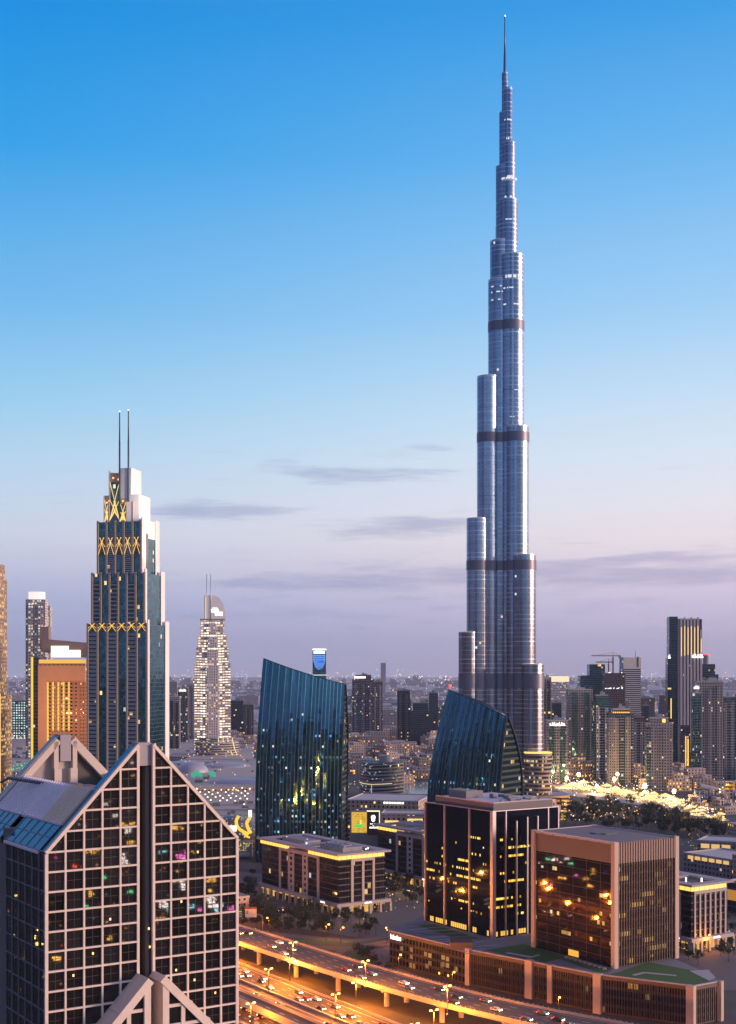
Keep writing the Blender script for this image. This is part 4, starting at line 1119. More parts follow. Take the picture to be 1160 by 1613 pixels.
for k in range(6):
    z = H_-11-k*4.2; w = W_*.40*(1 if z > H_-18 else math.sqrt(max(.02, 1-((H_-17-z)/22)**2))); q.box(-w, w if k not in (3,) else -w*.2, -D_/2-.9, -D_/2-.65, z, z+.9)
for a, b_ in zip(sp[:-1], sp[1:]): q.bar((a[0],-D_/2-.8,a[1]), (b_[0],-D_/2-.8,b_[1]), .9, .5)
q.build('screen_line', glow('screen_line_light', (.25,.6,1), .9), scr)
for z in (H_-50, H_-59, H_-69, H_-78):
    q = MB(); q.box(-W_/2-.7,W_/2+.7,-D_/2-1.0,D_/2,z,z+1.5); q.build('floor_light', glow('floor_line_light', (.8,1,.85), .9), r_)
# far silhouette
T('single faint slab tower alone on the hazy horizon', 600, 608, 1044, 8500, 'grey', roof=False)
# towers on the sunset side of the tall tower
T('plain mauve tower right next to the supertall, seen behind its lowest tier', 853, 868, 1068, 1800, 'grey', 'dark')
r_, W_, D_, H_ = T('pale hotel block with a glowing white crown band', 867, 895, 1064, 2700, 'white', roof=False)
q = MB(); q.box(-W_/2-.4,W_/2+.4,-D_/2-.6,D_/2,H_-13,H_-1); q.build('crown_light', glow('crown_cream', (1,.82,.55), 1.0), r_)
r_, W_, D_, H_ = T('teal office tower of two joined boxes, taller box set back', 912, 952, 1064, 2350, 'teal', roof=False)
q = MB(); q.prism(rect(-W_*.12,W_*.5,-D_*.3,D_*.5), H_, H_+20, 0, 1); q.build('upper_box', [FAC['teal'], ROOF], r_)
r_, W_, D_, H_ = T('unfinished brown tower under two cranes with white work lights', 951, 983, 1060, 2250, 'brown', roof=False, cat='building site', name='unfinished_tower')
q = MB()
rdq = random.Random(4)
for k in range(26): a = rdq.uniform(-W_/2,W_/2); z = rdq.choice([H_, H_-26, H_-27, H_-60]); q.box(a,a+1.1,-D_/2-1,-D_/2,z,z+1.1)
q.build('work_light', CLIGHT, r_)
base_crane = (r_.location.x, r_.location.y, H_)
r_, W_, D_, H_ = T('office tower with white striped floors under a plain pale cap', 978, 1008, 1036, 2500, 'stripe', roof=False, rz=.1, cat='office tower')
q = MB(); q.box(-W_/2-.3,W_/2+.3,-D_/2-.4,D_/2+.3,H_-21,H_+.5); q.build('pale_cap', plain('cap_panel', (.58,.50,.46), .6), r_)
q = MB(); q.tube((W_*.3,0,H_), (W_*.3,0,H_+14), .5, .3, 6); q.build('aerial', DARK, r_)
q = MB(); q.prism(rect(W_*.30,W_*.36,-D_/2-1.0,-D_/2), H_-18, H_+2, bottom=True); q.build('cap_fin', DARK, r_)
q = MB(); q.prism(rect(-W_/2-.6,-W_/2,-D_/2,D_/2), 0, H_+1.0, 0, 0); q.build('glass_side', [FAC['teal']], r_)
T('mauve residential tower with teal glass strips in front of the joined teal boxes', 894, 932, 1087, 1760, 'grey', 'green', setback=0)
T('green glass tower with white balcony frame below the cranes', 934, 961, 1096, 1720, 'green', 'white', setback=7)
r_, W_, D_, H_ = T('pale green glazed tower with a warm lit roof terrace', 958, 996, 1118, 1620, 'green', 'beige', setback=4, glassside='grey')
q = MB()
for k in range(9): q.box(-W_*.35+k*W_*.08,-W_*.35+k*W_*.08+1.0,-D_*.45,-D_*.40,H_-4,H_-2.6)
q.build('terrace_light', AMBER, r_)
T('plain mauve brown tower behind the tower with the lit roof terrace', 994, 1014, 1130, 1850, 'brown', 'grey')
r_, W_, D_, H_ = T('beige tower with arched window columns and gold lamp on its roof', 1017, 1059, 1132, 1540, 'beige', 'grey', setback=5, glassside='green', rz=-.08)
q = MB(); q.box(W_*.1,W_*.22,-D_*.41,-D_*.385,H_-4.5,H_-.5); q.build('roof_lamp', AMBER, r_)
r_, W_, D_, H_ = T('grey block topped with a rectangular white sign near the supertall foot', 859, 894, 1136, 1650, 'grey', 'green', sign=True)
T('grey green tower with white parapet between signed block and mauve tower', 885, 899, 1150, 1800, 'green')
# gold-topped ribbed tower
def ribbed():
    Y = 1950; O = at(1079, HZ, Y+18); O.z = 0
    root = thing('ribbed_gold_tower', 'tall tower with pale vertical ribs lit gold at the top beside a dark teal slab', 'skyscraper', O, math.radians(-6))
    s = Y/F; H = CZ+(HZ-972)*s
    m = MB(); m.prism(rect(-26*s*1.0,-13*s,-14,18), 0, H+1, 0, 1); m.prism(rect(-26*s-2,-20*s,-10,18), 0, H-60, 0, 1); m.build('dark_slab', [FAC['dark'], ROOF], root)
    m = MB(); m.prism(rect(-9*s,24*s,-18,18), 0, H-3, 0, 1); m.build('ribbed_wall', [FAC['brown'], ROOF], root)
    m = MB(); m.box(-13*s,-9*s,-16,16,0,H-2); m.build('pale_core', plain('core_stone', (.5,.38,.33), .6), root)
    r = MB(); gl = MB()
    for k in range(7):
        x = (-8+k*5.1)*s; top = H-1+(k % 2)*1.5 if k < 6 else H-18
        r.box(x-1.4,x+1.4,-20,-17.5,60 if k < 3 else 20,top-1); gl.bar((x,-20.2,H-58+(k*37 % 9)), (x,-20.2,top-14), .9, .6)
    r.build('vertical_rib', plain('rib_stone', (.74,.57,.52), .6), root)
    gl.build('gold_rib_light', glow('gold_rib', (1,.66,.22), 1.3), root)
    g2 = MB(); g2.box(-2*s,-.6*s,-20.6,-20,0,44); g2.box(1.4*s,3*s,-20.6,-20,0,40); g2.box(-24*s,-22.5*s,-14.6,-14,H-150,H-120); g2.box(10*s,12*s,-20.6,-20,H-130,H-95); g2.build('gold_strip', YELL, root)
    lettering(root, 8*s, 26*s, -21, H-60, 5.5); lettering(root, -28*s, -24*s, -15, H-61, 6, n=3)
ribbed()
r_, W_, D_, H_ = T('dark stepped tower topped by a round drum with red beacon ring', 1097, 1129, 1046, 2050, 'dark', 'grey', setback=16, roof=False)
q = MB(); q.prism(circ(5.2,20), H_, H_+14, 0, 0, True); d_ = q.build('roof_drum', CONC, r_)
q = MB(); q.prism(circ(5.4,20), H_+14, H_+15.6, 0, 0, True, bottom=True); q.build('beacon_ring', RED, d_)
r_, W_, D_, H_ = T('big pale mauve tower with rows of small windows and lettering by its roof', 1094, 1137, 1074, 1660, 'beige', 'beige', glassside='green', rz=-.05)
lettering(r_, -W_*.62, -W_*.42, -D_/2-2, H_-9, 4.2, n=4)
T('green glass tower standing against the big mauve tower, half its width', 1090, 1104, 1092, 1640, 'green', 'green')
T('pale blue grey glazed tower next to the big mauve tower', 1136, 1156, 1098, 1700, 'green', 'grey')
T('brown tower with an orange lit parapet at the frame edge', 1152, 1175, 1098, 2100, 'brown', 'dark')
T('small dark block with lit red and white roof equipment near the cranes', 1040, 1056, 1096, 2300, 'brown')
T('low dark office near the striped tower with warm street lights behind', 996, 1030, 1100, 2700, 'brown', dep=.5)
# far left
def gold_edge():
    Y = 1300; O = at(-22, HZ, Y+20); O.z = 0; s = Y/F; H = CZ+(HZ-886)*s
    root = thing('gold_lit_tower', 'tower at the frame edge with gold lit vertical piers', 'skyscraper', O)
    m = MB(); m.prism(rect(-30,26*s,-18,18), 0, H-14, 0, 1); m.prism(rect(-26,24*s,-15,15), H-14, H, 0, 1); m.prism(rect(-34,33*s,-20,20), 0, 116, 0, 1); m.build('tower_wall', [FAC['gold'], ROOF], root)
    g = MB()
    for x, z1 in ((21.5*s,H-2), (25*s,H-14), (27*s,H-26), (32*s,118), (29*s,118), (14*s,H-2)): g.box(x-.5,x+.5,-21,-20.2,20,z1)
    g.build('gold_pier_light', glow('gold_pier', (1,.66,.2), 1.0), root)
    b = MB(); b.box(-30,33*s,-20.8,-20.1,62,82); b.build('gold_base_light', glow('gold_base', (1,.6,.08), .5), root)
gold_edge()
r_, W_, D_, H_ = T('slim pale tower with a bright white lit rounded cap', 43, 74, 944, 1750, 'white', 'glow', roof=False, dep=.6)
q = MB(); q.prism(circ(W_*.42,28), H_, H_+10, 0, 1, True); q.build('cap_drum', [glow('cap_glow', (1,.9,.85), 1.0), CONC], r_)
T('pale balcony wing stepping down from the white capped tower', 66, 81, 956, 1770, 'white', 'glow', dep=.8)
def orange_block():
    Y = 1270; O = at(97, HZ, Y+18); O.z = 0; s = Y/F; Ht = CZ+(HZ-1012)*s
    root = thing('amber_lit_block', 'orange lit slab block with sloping white lit roof notch and a yellow edge strip', 'apartment block', O)
    x0, x1 = -42*s, 44*s
    w = MB(); w.prism(rect(-30*s,x1,-16,18), 0, Ht-20, 0, 1); w.prism(rect(x0,-30*s,-12,18), 0, Ht-14, 2, 1)
    w.build('block_wall', [FAC['orange'], ROOF, FAC['dark']], root)
    fr = MB(); fr.box(-30*s,-17*s,-18,-15.5,0,Ht-22); fr.box(-17*s,x1,-18,-15.5,Ht-37,Ht-22)
    fr.build('end_frame', plain('amber_render', (.62,.32,.17), .7), root)
    sp = MB()
    P = [(-32*s,Ht-9), (x1,Ht-15), (x1,Ht), (-32*s,Ht+4)]
    f = [(x,2,z) for x, z in P]; b = [(x,16,z) for x, z in P]
    sp.face(f); sp.face(b[::-1])
    for i in range(4): sp.face([f[(i+1) % 4], f[i], b[i], b[(i+1) % 4]])
    sp.box(-36*s,-22*s,4,16,Ht-6,Ht+16); sp.build('roof_wedge', plain('wedge_panel', (.25,.19,.19), .6), root)
    l = MB(); l.box(-17*s,11*s,1.2,2,Ht-14,Ht-3); l.box(11*s,30*s,1.2,2,Ht-14,Ht-7); l.build('notch_light', glow('notch_white', (1,.9,.62), 1.8), root)
    l = MB(); l.box(-30*s,x1,-15,-14,Ht-22,Ht-16.5); l.build('ledge_light', glow('ledge_gold', (1,.55,.05), .9), root)
    l = MB(); l.box(x0-.5,x0+1.2,-13.5,-12,30,Ht-14); l.build('edge_light', glow('edge_yellow', (1,.7,.05), .95), root)
    l = MB()
    for k in range(5):
        x = (-15+k*8.3)*s; l.box(x-.9,x+.9,-17,-16.2,Ht-85 if k else Ht-95,Ht-38)
    l.build('fin_light', glow('fin_gold', (1,.62,.06), .9), root)
    p = MB()
    for k in range(9): x = (-15+k*8.3)*s; p.box(x-1.0,x+1.0,-16.6,-15.9,0,Ht-38)
    p.build('pier', plain('amber_pier', (.42,.19,.09), .7), root)
    p = MB(); z = 20
    while z < Ht-42:
        p.box(-15*s,x1,-17.3,-16,z,z+.5); z += 3.5
    for x in (-28, -10, 8, 26, 44):
        l = bpy.data.lights.new('facade_flood', 'SPOT'); l.energy = 42000; l.color = (1,.5,.2); l.spot_size = 1.6; l.spot_blend = .8; l.shadow_soft_size = 1
        o = bpy.data.objects.new('facade_flood', l); COL.objects.link(o); o.parent = root; o.location = (x*s,-105,Ht-70); o.rotation_euler = (math.radians(95),0,0)
    p.build('balcony', plain('amber_slab', (.5,.28,.19), .6), root)
orange_block()
T('mauve tower with pyramid roof behind the twin-mast tower', 268, 284, 1098, 2150, 'grey', 'dark')
T('brown grey tower with small bright sign by the sail-top hotel', 281, 297, 1084, 2350, 'brown', 'green', sign=True)
T('slim beige tower touching the sail-top hotel', 296, 308, 1078, 2450, 'beige', 'grey')
T('mauve block behind the pyramid-roofed tower', 266, 280, 1074, 2900, 'grey')
T('dark teal block between the hotel and the squarely faced sail tower', 364, 384, 1104, 2500, 'dark')
T('dark tower with white flood lights close behind the squarely faced sail tower', 384, 400, 1110, 2300, 'dark', 'brown')
T('white lit dotted facade of a low slab far behind the amber block', 10, 44, 1104, 2600, 'litgrid', dep=.3, roof=False)
# two tower cranes over the unfinished tower
def crane(label, px, pytop, jib, Y, rz, zbase):
    O = at(px, HZ, Y); O.z = zbase; H = CZ-(pytop-HZ)*Y/F-zbase
    root = thing('tower_crane', label, 'crane', O, rz)
    m = MB(); m.bar((0,0,0), (0,0,H-4), 2.4, 2.4); m.tube((0,0,H-4), (0,0,H+5), .9, .3, 6); m.build('crane_mast', plain('crane_paint', (.30,.17,.12), .6), root)
    m = MB(); m.bar((-jib,0,H-1), (jib*.35,0,H-1), 1.5, 1.8); m.bar((0,0,H+5), (-jib*.7,0,H), .4, .4); m.bar((0,0,H+5), (jib*.3,0,H), .4, .4); j = m.build('jib', plain('crane_paint', (.30,.17,.12), .6), root)
    m = MB(); m.box(jib*.26,jib*.36,-1,1,H-5,H-1); m.build('counterweight', DCONC, j)
crane('larger tower crane with long level jib above the unfinished tower', 966, 1032, 38, 2268, .1, base_crane[2])
crane('lower tower crane with a short jib on the unfinished tower', 959, 1042, 22, 2285, -.25, base_crane[2])

# ------------------------------------------------------------------ roads
def smooth_line(pts, n=12):
    P = [Vector(p) for p in pts]; P = [P[0]*2-P[1]] + P + [P[-1]*2-P[-2]]; out = []
    for i in range(1, len(P)-2):
        a, b, c, d = P[i-1:i+3]
        for k in range(n):
            t = k/n
            out.append(.5*((2*b)+(c-a)*t+(2*a-5*b+4*c-d)*t*t+(3*b-a-3*c+d)*t**3))
    out.append(P[-2]); return out
def offset(line, o):
    out = []
    for i, p in enumerate(line):
        d = (line[min(i+1,len(line)-1)]-line[max(i-1,0)]).normalized(); n = Vector((-d.y, d.x))
        out.append(p+n*o)
    return out
def strip(mb, a, b, z, m=0, za=None):
    for i in range(len(a)-1):
        mb.face([(a[i].x,a[i].y,z), (a[i+1].x,a[i+1].y,z), (b[i+1].x,b[i+1].y,z), (b[i].x,b[i].y,z)][::-1], m)
def dashes(mb, line, o, z, w=.22, on=3.5, off=7.5):
    L = offset(line, o); acc = 0
    for i in range(len(L)-1):
        seg = L[i+1]-L[i]; d = seg.normalized(); s = 0.0; n = Vector((-d.y,d.x))*w/2
        while s < seg.length:
            ph = (acc+s) % (on+off)
            if ph < on:
                e = min(s+on-ph, seg.length); a, b = L[i]+d*s, L[i]+d*e
                mb.face([(a.x-n.x,a.y-n.y,z), (b.x-n.x,b.y-n.y,z), (b.x+n.x,b.y+n.y,z), (a.x+n.x,a.y+n.y,z)])
                s = e+.01
            else: s += on+off-ph
        acc += seg.length
def solid(mb, line, o, z, w=.25): strip(mb, offset(line, o-w/2), offset(line, o+w/2), z)
def wall_run(mb, line, o, w, z0, z1, m=0):
    a, b = offset(line, o-w/2), offset(line, o+w/2)
    for i in range(len(a)-1):
        mb.face([(a[i].x,a[i].y,z0), (a[i+1].x,a[i+1].y,z0), (a[i+1].x,a[i+1].y,z1), (a[i].x,a[i].y,z1)][::-1], m)
        mb.face([(b[i].x,b[i].y,z0), (b[i+1].x,b[i+1].y,z0), (b[i+1].x,b[i+1].y,z1), (b[i].x,b[i].y,z1)], m)
    strip(mb, a, b, z1, m); strip(mb, b, a, z0, m)
FLY = smooth_line([(-228,880), (-140,758), (-58.5,649), (-8,580), (44,519), (92,477), (150,435), (230,385)])
RDW = smooth_line([(-232,875), (-142,740), (-61.7,620), (9,515), (70,424), (150,306)])      # main carriageway on the ground
UDIR = Vector((.833,.553))
def road(name, line, half, z, lanes, mat=ASPH):
    mb = MB(); strip(mb, offset(line,-half), offset(line,half), z); o = tag(mb.build(name, mat), kind='structure')
    pm = MB()
    for k in range(1, lanes): dashes(pm, line, -half+1.2+k*(2*half-2.4)/lanes, z+.03)
    solid(pm, line, -half+1.0, z+.03); solid(pm, line, half-1.0, z+.03)
    tag(pm.build('lane_marking', PAINT), kind='structure')
    return o
def flyover():
    z = 9.0
    root = tag(thing('flyover', 'curving concrete flyover with pale parapets lit orange by street lamps', 'flyover'), None)
    d = MB(); strip(d, offset(FLY,-11.2), offset(FLY,11.2), z, 0); strip(d, offset(FLY,9), offset(FLY,-9), z-1.9, 1)
    for o1, o2, zz1, zz2 in ((-11.2,-9,z,z-1.9), (11.2,9,z,z-1.9)):
        a, b = offset(FLY,o1), offset(FLY,o2)
        for i in range(len(a)-1):
            q = [(a[i].x,a[i].y,zz1), (a[i+1].x,a[i+1].y,zz1), (b[i+1].x,b[i+1].y,zz2), (b[i].x,b[i].y,zz2)]; d.face(q, 1)
    d.build('deck', [ASPH, KERB], root)
    for o in (-11.0, 11.0):
        w = MB(); wall_run(w, FLY, o, .5, z-.9, z+1.0); w.build('parapet', KERB, root)
    # little posts along the parapet
    p = MB(); L = offset(FLY, 11.0)+offset(FLY, -11.0)
    for o in (11.0, -11.0):
        L = offset(FLY, o); acc = 0; nxt = 0
        for i in range(len(L)-1):
            seg = L[i+1]-L[i]; dd = seg.normalized()
            while nxt < acc+seg.length:
                c = L[i]+dd*(nxt-acc); p.box(c.x-.2,c.x+.2,c.y-.2,c.y+.2,z+1.0,z+1.5); nxt += 2.4
            acc += seg.length
    p.build('railing_post', plain('railing_paint', (.25,.2,.17), .6), root)
    m = MB()
    for k in range(1, 5): dashes(m, FLY, -9.2+k*18.4/5, z+.03)
    solid(m, FLY, -9.4, z+.03); solid(m, FLY, 9.4, z+.03)
    m.build('lane_marking', PAINT, root)
    acc = 0; nxt = 8
    for i in range(len(FLY)-1):
        seg = FLY[i+1]-FLY[i]
        while nxt < acc+seg.length:
            c = FLY[i]+seg.normalized()*(nxt-acc); n = Vector((-seg.y,seg.x)).normalized()
            pm = MB()
            for o in (-5.5, 5.5):
                q = c+n*o; pm.prism(circ(1.1,12,q.x,q.y), 0, z-2.6, 0, 0, True)
            a, b = c-n*8.0, c+n*8.0; pm.bar((a.x,a.y,z-2.2), (b.x,b.y,z-2.2), 1.8, 1.0)
            pm.build('pier', KERB, root); nxt += 33
        acc += seg.length
flyover()
# ground level carriageways (offsets from the main line, + is towards the flyover)
def shifted(o): return offset(RDW, o)
road('highway', shifted(-2.0), 7.2, .05, 4)
road('service_carriageway', shifted(-19.5), 6.6, .06, 4)
road('inner_carriageway', shifted(-36), 7.0, .05, 4)
road('outer_carriageway', shifted(-58), 11.0, .04, 6)
def barrier(label, line, o, h=1.0, name='road_barrier', w=.45):
    b = MB(); wall_run(b, line, o, w, 0, h); ob = b.build(name, KERB)
    tag(ob, label, 'barrier')
barrier('pale concrete barrier beside the carriageway right under the flyover', shifted(-2.0), 8.2)
barrier('long concrete barrier between the two middle carriageways', shifted(-2.0), -8.6, 1.3, w=.9)
barrier('concrete barrier on the outer side of the third carriageway', shifted(-19.5), -8.0, 1.2)
barrier('concrete barrier dividing the two widest carriageways', shifted(-36), -9.0, 1.1, w=.7)
# low ramp rising between the carriageways
RMP = smooth_line([(-150,735), (-72,618), (-58,597), (-20,541), (20,480), (70,405)])
def ramp():
    root = thing('ramp_bridge', 'lower elevated ramp with lit orange parapet crossing the carriageways', 'flyover')
    Lr = offset(RMP,-23); n = len(Lr); d = MB(); w = MB()
    for i in range(n-1):
        z0, z1 = 5.2, 5.2
        a, b = offset(RMP,-27.6), offset(RMP,-19.4)
        d.face([(a[i].x,a[i].y,z0), (a[i+1].x,a[i+1].y,z1), (b[i+1].x,b[i+1].y,z1), (b[i].x,b[i].y,z0)][::-1], 0)
        d.face([(a[i].x,a[i].y,z0-1.5), (a[i+1].x,a[i+1].y,z1-1.5), (b[i+1].x,b[i+1].y,z1-1.5), (b[i].x,b[i].y,z0-1.5)], 1)
    wall_run(w, RMP, -27.6, .5, 3.6, 6.3); w2 = MB(); wall_run(w2, RMP, -19.4, .5, 3.6, 6.3)
    d.build('deck', [ASPH, KERB], root); w.build('parapet', KERB, root); w2.build('parapet', KERB, root)
    m = MB(); dashes(m, RMP, -23.5, 5.23); m.build('lane_marking', PAINT, root)
    for i in range(6, n, 9):
        p = MB(); c = Lr[i]; p.prism(circ(1.0,12,c.x,c.y), 0, 3.7, 0, 0, True); p.build('pier', KERB, root)
ramp()
# verge and side streets between the flyover and the blocks
sheet('verge', [gnd(372,1513), gnd(372,1440), gnd(740,1440), gnd(800,1560), gnd(1160,1700), gnd(1000,1700), gnd(640,1600)], .015, plain('verge_soil', (.075,.055,.04), .9, var=.35, scale=.08))
sheet('forecourt_paving', [gnd(372,1440), gnd(372,1372), gnd(640,1400), gnd(700,1450), gnd(640,1478), gnd(560,1476), gnd(470,1462)], .02, PAVE)
for nm, pts, hw in (('side_street', [gnd(372,1461), gnd(425,1470), gnd(480,1476), gnd(540,1481), gnd(580,1479), gnd(640,1467), gnd(700,1455)], 4.0),
                    ('slip_street', [gnd(372,1480), gnd(470,1490), gnd(560,1494), gnd(640,1482), gnd(720,1470)], 4.5),
                    ('curved_path', [gnd(523,1514), gnd(532,1503), gnd(548,1494), gnd(575,1489), gnd(620,1481)], 2.4)):
    L = smooth_line([Vector((p.x,p.y)) for p in pts]); mb = MB(); strip(mb, offset(L,-hw), offset(L,hw), .04 if nm != 'slip_street' else .05)
    tag(mb.build(nm, PAVE if nm != 'slip_street' else ASPH), kind='structure')
for k, (pts, lab) in enumerate((([gnd(430,1496), gnd(520,1500), gnd(510,1512), gnd(478,1508)], 'a'), ([gnd(540,1512), gnd(556,1500), gnd(600,1490), gnd(640,1486), gnd(600,1500), gnd(590,1520), gnd(600,1540)], 'b'), ([gnd(400,1476), gnd(470,1484), gnd(560,1489), gnd(620,1480), gnd(560,1484), gnd(480,1480)], 'c'))):
    sheet('grass_verge', pts, .03, GRASS)
L = smooth_line([Vector((p.x,p.y)) for p in (gnd(590,1492), gnd(596,1512), gnd(640,1534), gnd(735,1566), gnd(850,1598), gnd(960,1622), gnd(1080,1660))]); mb = MB(); strip(mb, offset(L,-3.0), offset(L,3.0), .05); tag(mb.build('pavement', PAVE), kind='structure')
sheet('forecourt', [gnd(596,1494), gnd(655,1484), gnd(650,1520), gnd(610,1520)], .035, PAVE)
sheet('street', [gnd(1040,1560), gnd(1062,1490), gnd(1200,1440), gnd(1300,1560)], .03, PAVE)

# ------------------------------------------------------------------ street lamps
def lamp_light(loc, power, col=(1,.43,.08), r=.5, parent=None, name='lamp_glow'):
    l = bpy.data.lights.new(name, 'POINT'); l.energy = power; l.color = col; l.shadow_soft_size = r
    o = bpy.data.objects.new(name, l); COL.objects.link(o); o.location = loc
    if parent is not None: o.parent = parent
    return o
def make_lamp(name, H, heads):
    root = thing(name, 'twin-headed street lamp with glowing orange heads', 'street lamp')
    m = MB(); m.tube((0,0,0), (0,0,H), .17, .10, 8); m.box(-.3,.3,-.3,.3,0,.5); m.build('pole', plain('lamp_pole_paint', (.10,.08,.07), .5, .3), root)
    a = MB()
    for s in heads: a.bar((0,0,H-.1), (s*1.5,0,H+.35), .12, .12)
    a.build('arm', plain('lamp_pole_paint', (.10,.08,.07), .5, .3), root)
    for s in heads:
        h = MB(); h.prism([(s*1.5+.62*math.cos(t), .42*math.sin(t)) for t in [k*math.pi/5 for k in range(10)]], H+.02, H+.55, bottom=True); h.build('lamp_head', SODIUM, root)
    l = bpy.data.lights.new('lamp_glow', 'POINT'); l.energy = 42000; l.color = (1,.30,.025); l.shadow_soft_size = .5
    o = bpy.data.objects.new('lamp_glow', l); COL.objects.link(o); o.parent = root; o.location = (0,0,H-.6)
    return root
def road_dir(L, p):
    i = min(range(1, len(L)-1), key=lambda k: (L[k]-p).length); d = L[i+1]-L[i-1]; return math.atan2(d.y, d.x)+math.pi/2
twin = make_lamp('street_lamp', 10.5, (-1, 1)); first = True
def put_twin(p, z, rz, label, group):
    global first
    if first:
        twin.location = (p.x,p.y,z); twin.rotation_euler = (0,0,rz); twin['label'] = label; twin['group'] = group; first = False
    else:
        r = dup(twin, (p.x,p.y,z), rz, label, group)
        if z > 5:
            for ch in r.children:
                if ch.type == 'LIGHT': ch.data = ch.data.copy(); ch.data.energy = 60000
acc = 0; Lf = offset(FLY,-10.6)
for px, py in ((462,1523), (576,1555), (705,1598), (369,1492)):
    p = gnd(px, py, 9.0).to_2d(); put_twin(p, 9.0, road_dir(FLY, p), 'twin-headed orange street lamp standing on the near parapet of the flyover', 'street lamps along the flyover')
for k in (Vector((130,436)), Vector((190,395)), Vector((-130,728))):
    put_twin(k, 9.0, road_dir(FLY, k), 'twin-headed orange street lamp standing on the near parapet of the flyover', 'street lamps along the flyover')
for o, lab in ((6.8,'twin-headed orange street lamp beside the carriageway under the flyover'), (-10.8,'twin-headed orange street lamp on the barrier between middle carriageways'), (-46,'twin-headed orange street lamp between the two widest carriageways')):
    Ls = shifted(o); acc = 0; nxt = {6.8:20, -10.8:32, -28:10, -46:26}[o]
    for i in range(len(Ls)-1):
        seg = Ls[i+1]-Ls[i]
        while nxt < acc+seg.length:
            p = Ls[i]+seg.normalized()*(nxt-acc)
            if 400 < p.y < 720: put_twin(p, 0, road_dir(Ls, p), lab, lab.replace('twin-headed orange street lamp','lamps'))
            nxt += 54
        acc += seg.length
single = make_lamp('street_lamp', 8, (1,)); fs = True
for ch in single.children:
    if ch.type == 'LIGHT': ch.data.energy = 4000
for px, py, lab in ((396,1455,'single-headed lamp behind the road sign at the tree edge'), (424,1471,'single-headed lamp between road sign and dark trees'), (537,1486,'single-headed lamp on grass verge in front of the palm trees'), (628,1533,'single-headed lamp at the corner of the louvred podium'), (713,1560,'single-headed lamp on the pavement below the podium wall'), (514,1481,'low amber lamp by the side street'), (610,1486,'lamp near the lit podium lettering'), (880,1602,'lamp by the podium recess'), (1117,1500,'lamp beside small office colonnade')):
    p = gnd(px, py)
    if fs: single.location = p; single['label'] = lab; single['group'] = 'single street lamps'; fs = False
    else: dup(single, p, RND.uniform(0,6), lab, 'single street lamps')

# ------------------------------------------------------------------ cars
def make_car(col, mt, i):
    root = thing('car', 'small car with head lamps on', 'car')
    P = [(-2.2,.35), (2.2,.35), (2.25,.8), (1.3,.95), (.7,1.42), (-1.2,1.45), (-1.9,1.0), (-2.25,.9)]
    def ext(P, w, mb, m=0):
        f = [(x,-w,z) for x, z in P]; b = [(x,w,z) for x, z in P]
        mb.face(f, m); mb.face(b[::-1], m)
        for k in range(len(P)): mb.face([f[(k+1) % len(P)], f[k], b[k], b[(k+1) % len(P)]], m)
    m = MB(); ext(P, .88, m)
    m.build('body', plain('car_paint_%d' % i, col, .35, mt), root)
    g = MB(); ext([(1.2,.98), (.68,1.36), (-1.15,1.38), (-1.7,1.02)], .9, g); g.build('glass', plain('car_glass', (.02,.02,.025), .1), root)
    for x in (-1.4, 1.4):
        w = MB(); w.tube((x,-.92,.34), (x,.92,.34), .34, .34, 10); w.build('wheel', DARK, root)
    for s in (-.6, .6):
        q = MB(); q.box(2.2,2.32,s-.24,s+.24,.55,.9); q.build('headlight', glow('headlight', (1,.68,.34), 16.0), root)
        q = MB(); q.box(-2.34,-2.2,s-.26,s+.26,.65,.98); q.build('tail_light', glow('tail_light', (1,.05,.02), 9.0), root)
    return root
cars = [make_car(c, mt, i) for i, (c, mt) in enumerate((((.6,.58,.55),.1), ((.05,.05,.055),.3), ((.3,.3,.32),.7), ((.35,.05,.04),.2)))]
cnames = ['white', 'black', 'silver grey', 'dark red']
used = [False]*4
def put_car(p, z, rz, where, group):
    i = RND.choice((0,1,1,1,2,2,3)); lab = f'{cnames[i]} car with lights on driving {where}'
    if not used[i]:
        used[i] = True; r = cars[i]; r.location = (p.x,p.y,z); r.rotation_euler = (0,0,rz); r['label'] = lab; r['group'] = group+', '+cnames[i]
    else: dup(cars[i], (p.x,p.y,z), rz, lab, group+', '+cnames[i])
def traffic(line, lanes, z, where, group, gap, fwd, y0=400, y1=740):
    for o in lanes:
        L = offset(line, o); acc = 0; nxt = RND.uniform(0, gap)
        for i in range(len(L)-1):
            seg = L[i+1]-L[i]
            while nxt < acc+seg.length:
                p = L[i]+seg.normalized()*(nxt-acc)
                if y0 < p.y < y1: put_car(p, z, math.atan2(seg.y, seg.x)+(0 if fwd else math.pi), where, group)
                nxt += RND.uniform(.5, 1.6)*gap
            acc += seg.length
traffic(FLY, (-7.2,-3.4,.4,4.2), 9.03, 'along the flyover', 'cars on the flyover', 42, True)
traffic(shifted(-2), (-4.5,-1.2,2.0), .08, 'away on the carriageway under the flyover', 'cars under the flyover', 26, True)
traffic(shifted(-19.5), (-4.2,-1,2.4), .09, 'towards the viewer on the third carriageway', 'cars on the third carriageway', 24, False)
traffic(shifted(-36), (-4.4,-1,2.8), .08, 'towards the viewer on the barrier-edged carriageway', 'cars on the inner carriageway', 20, False)

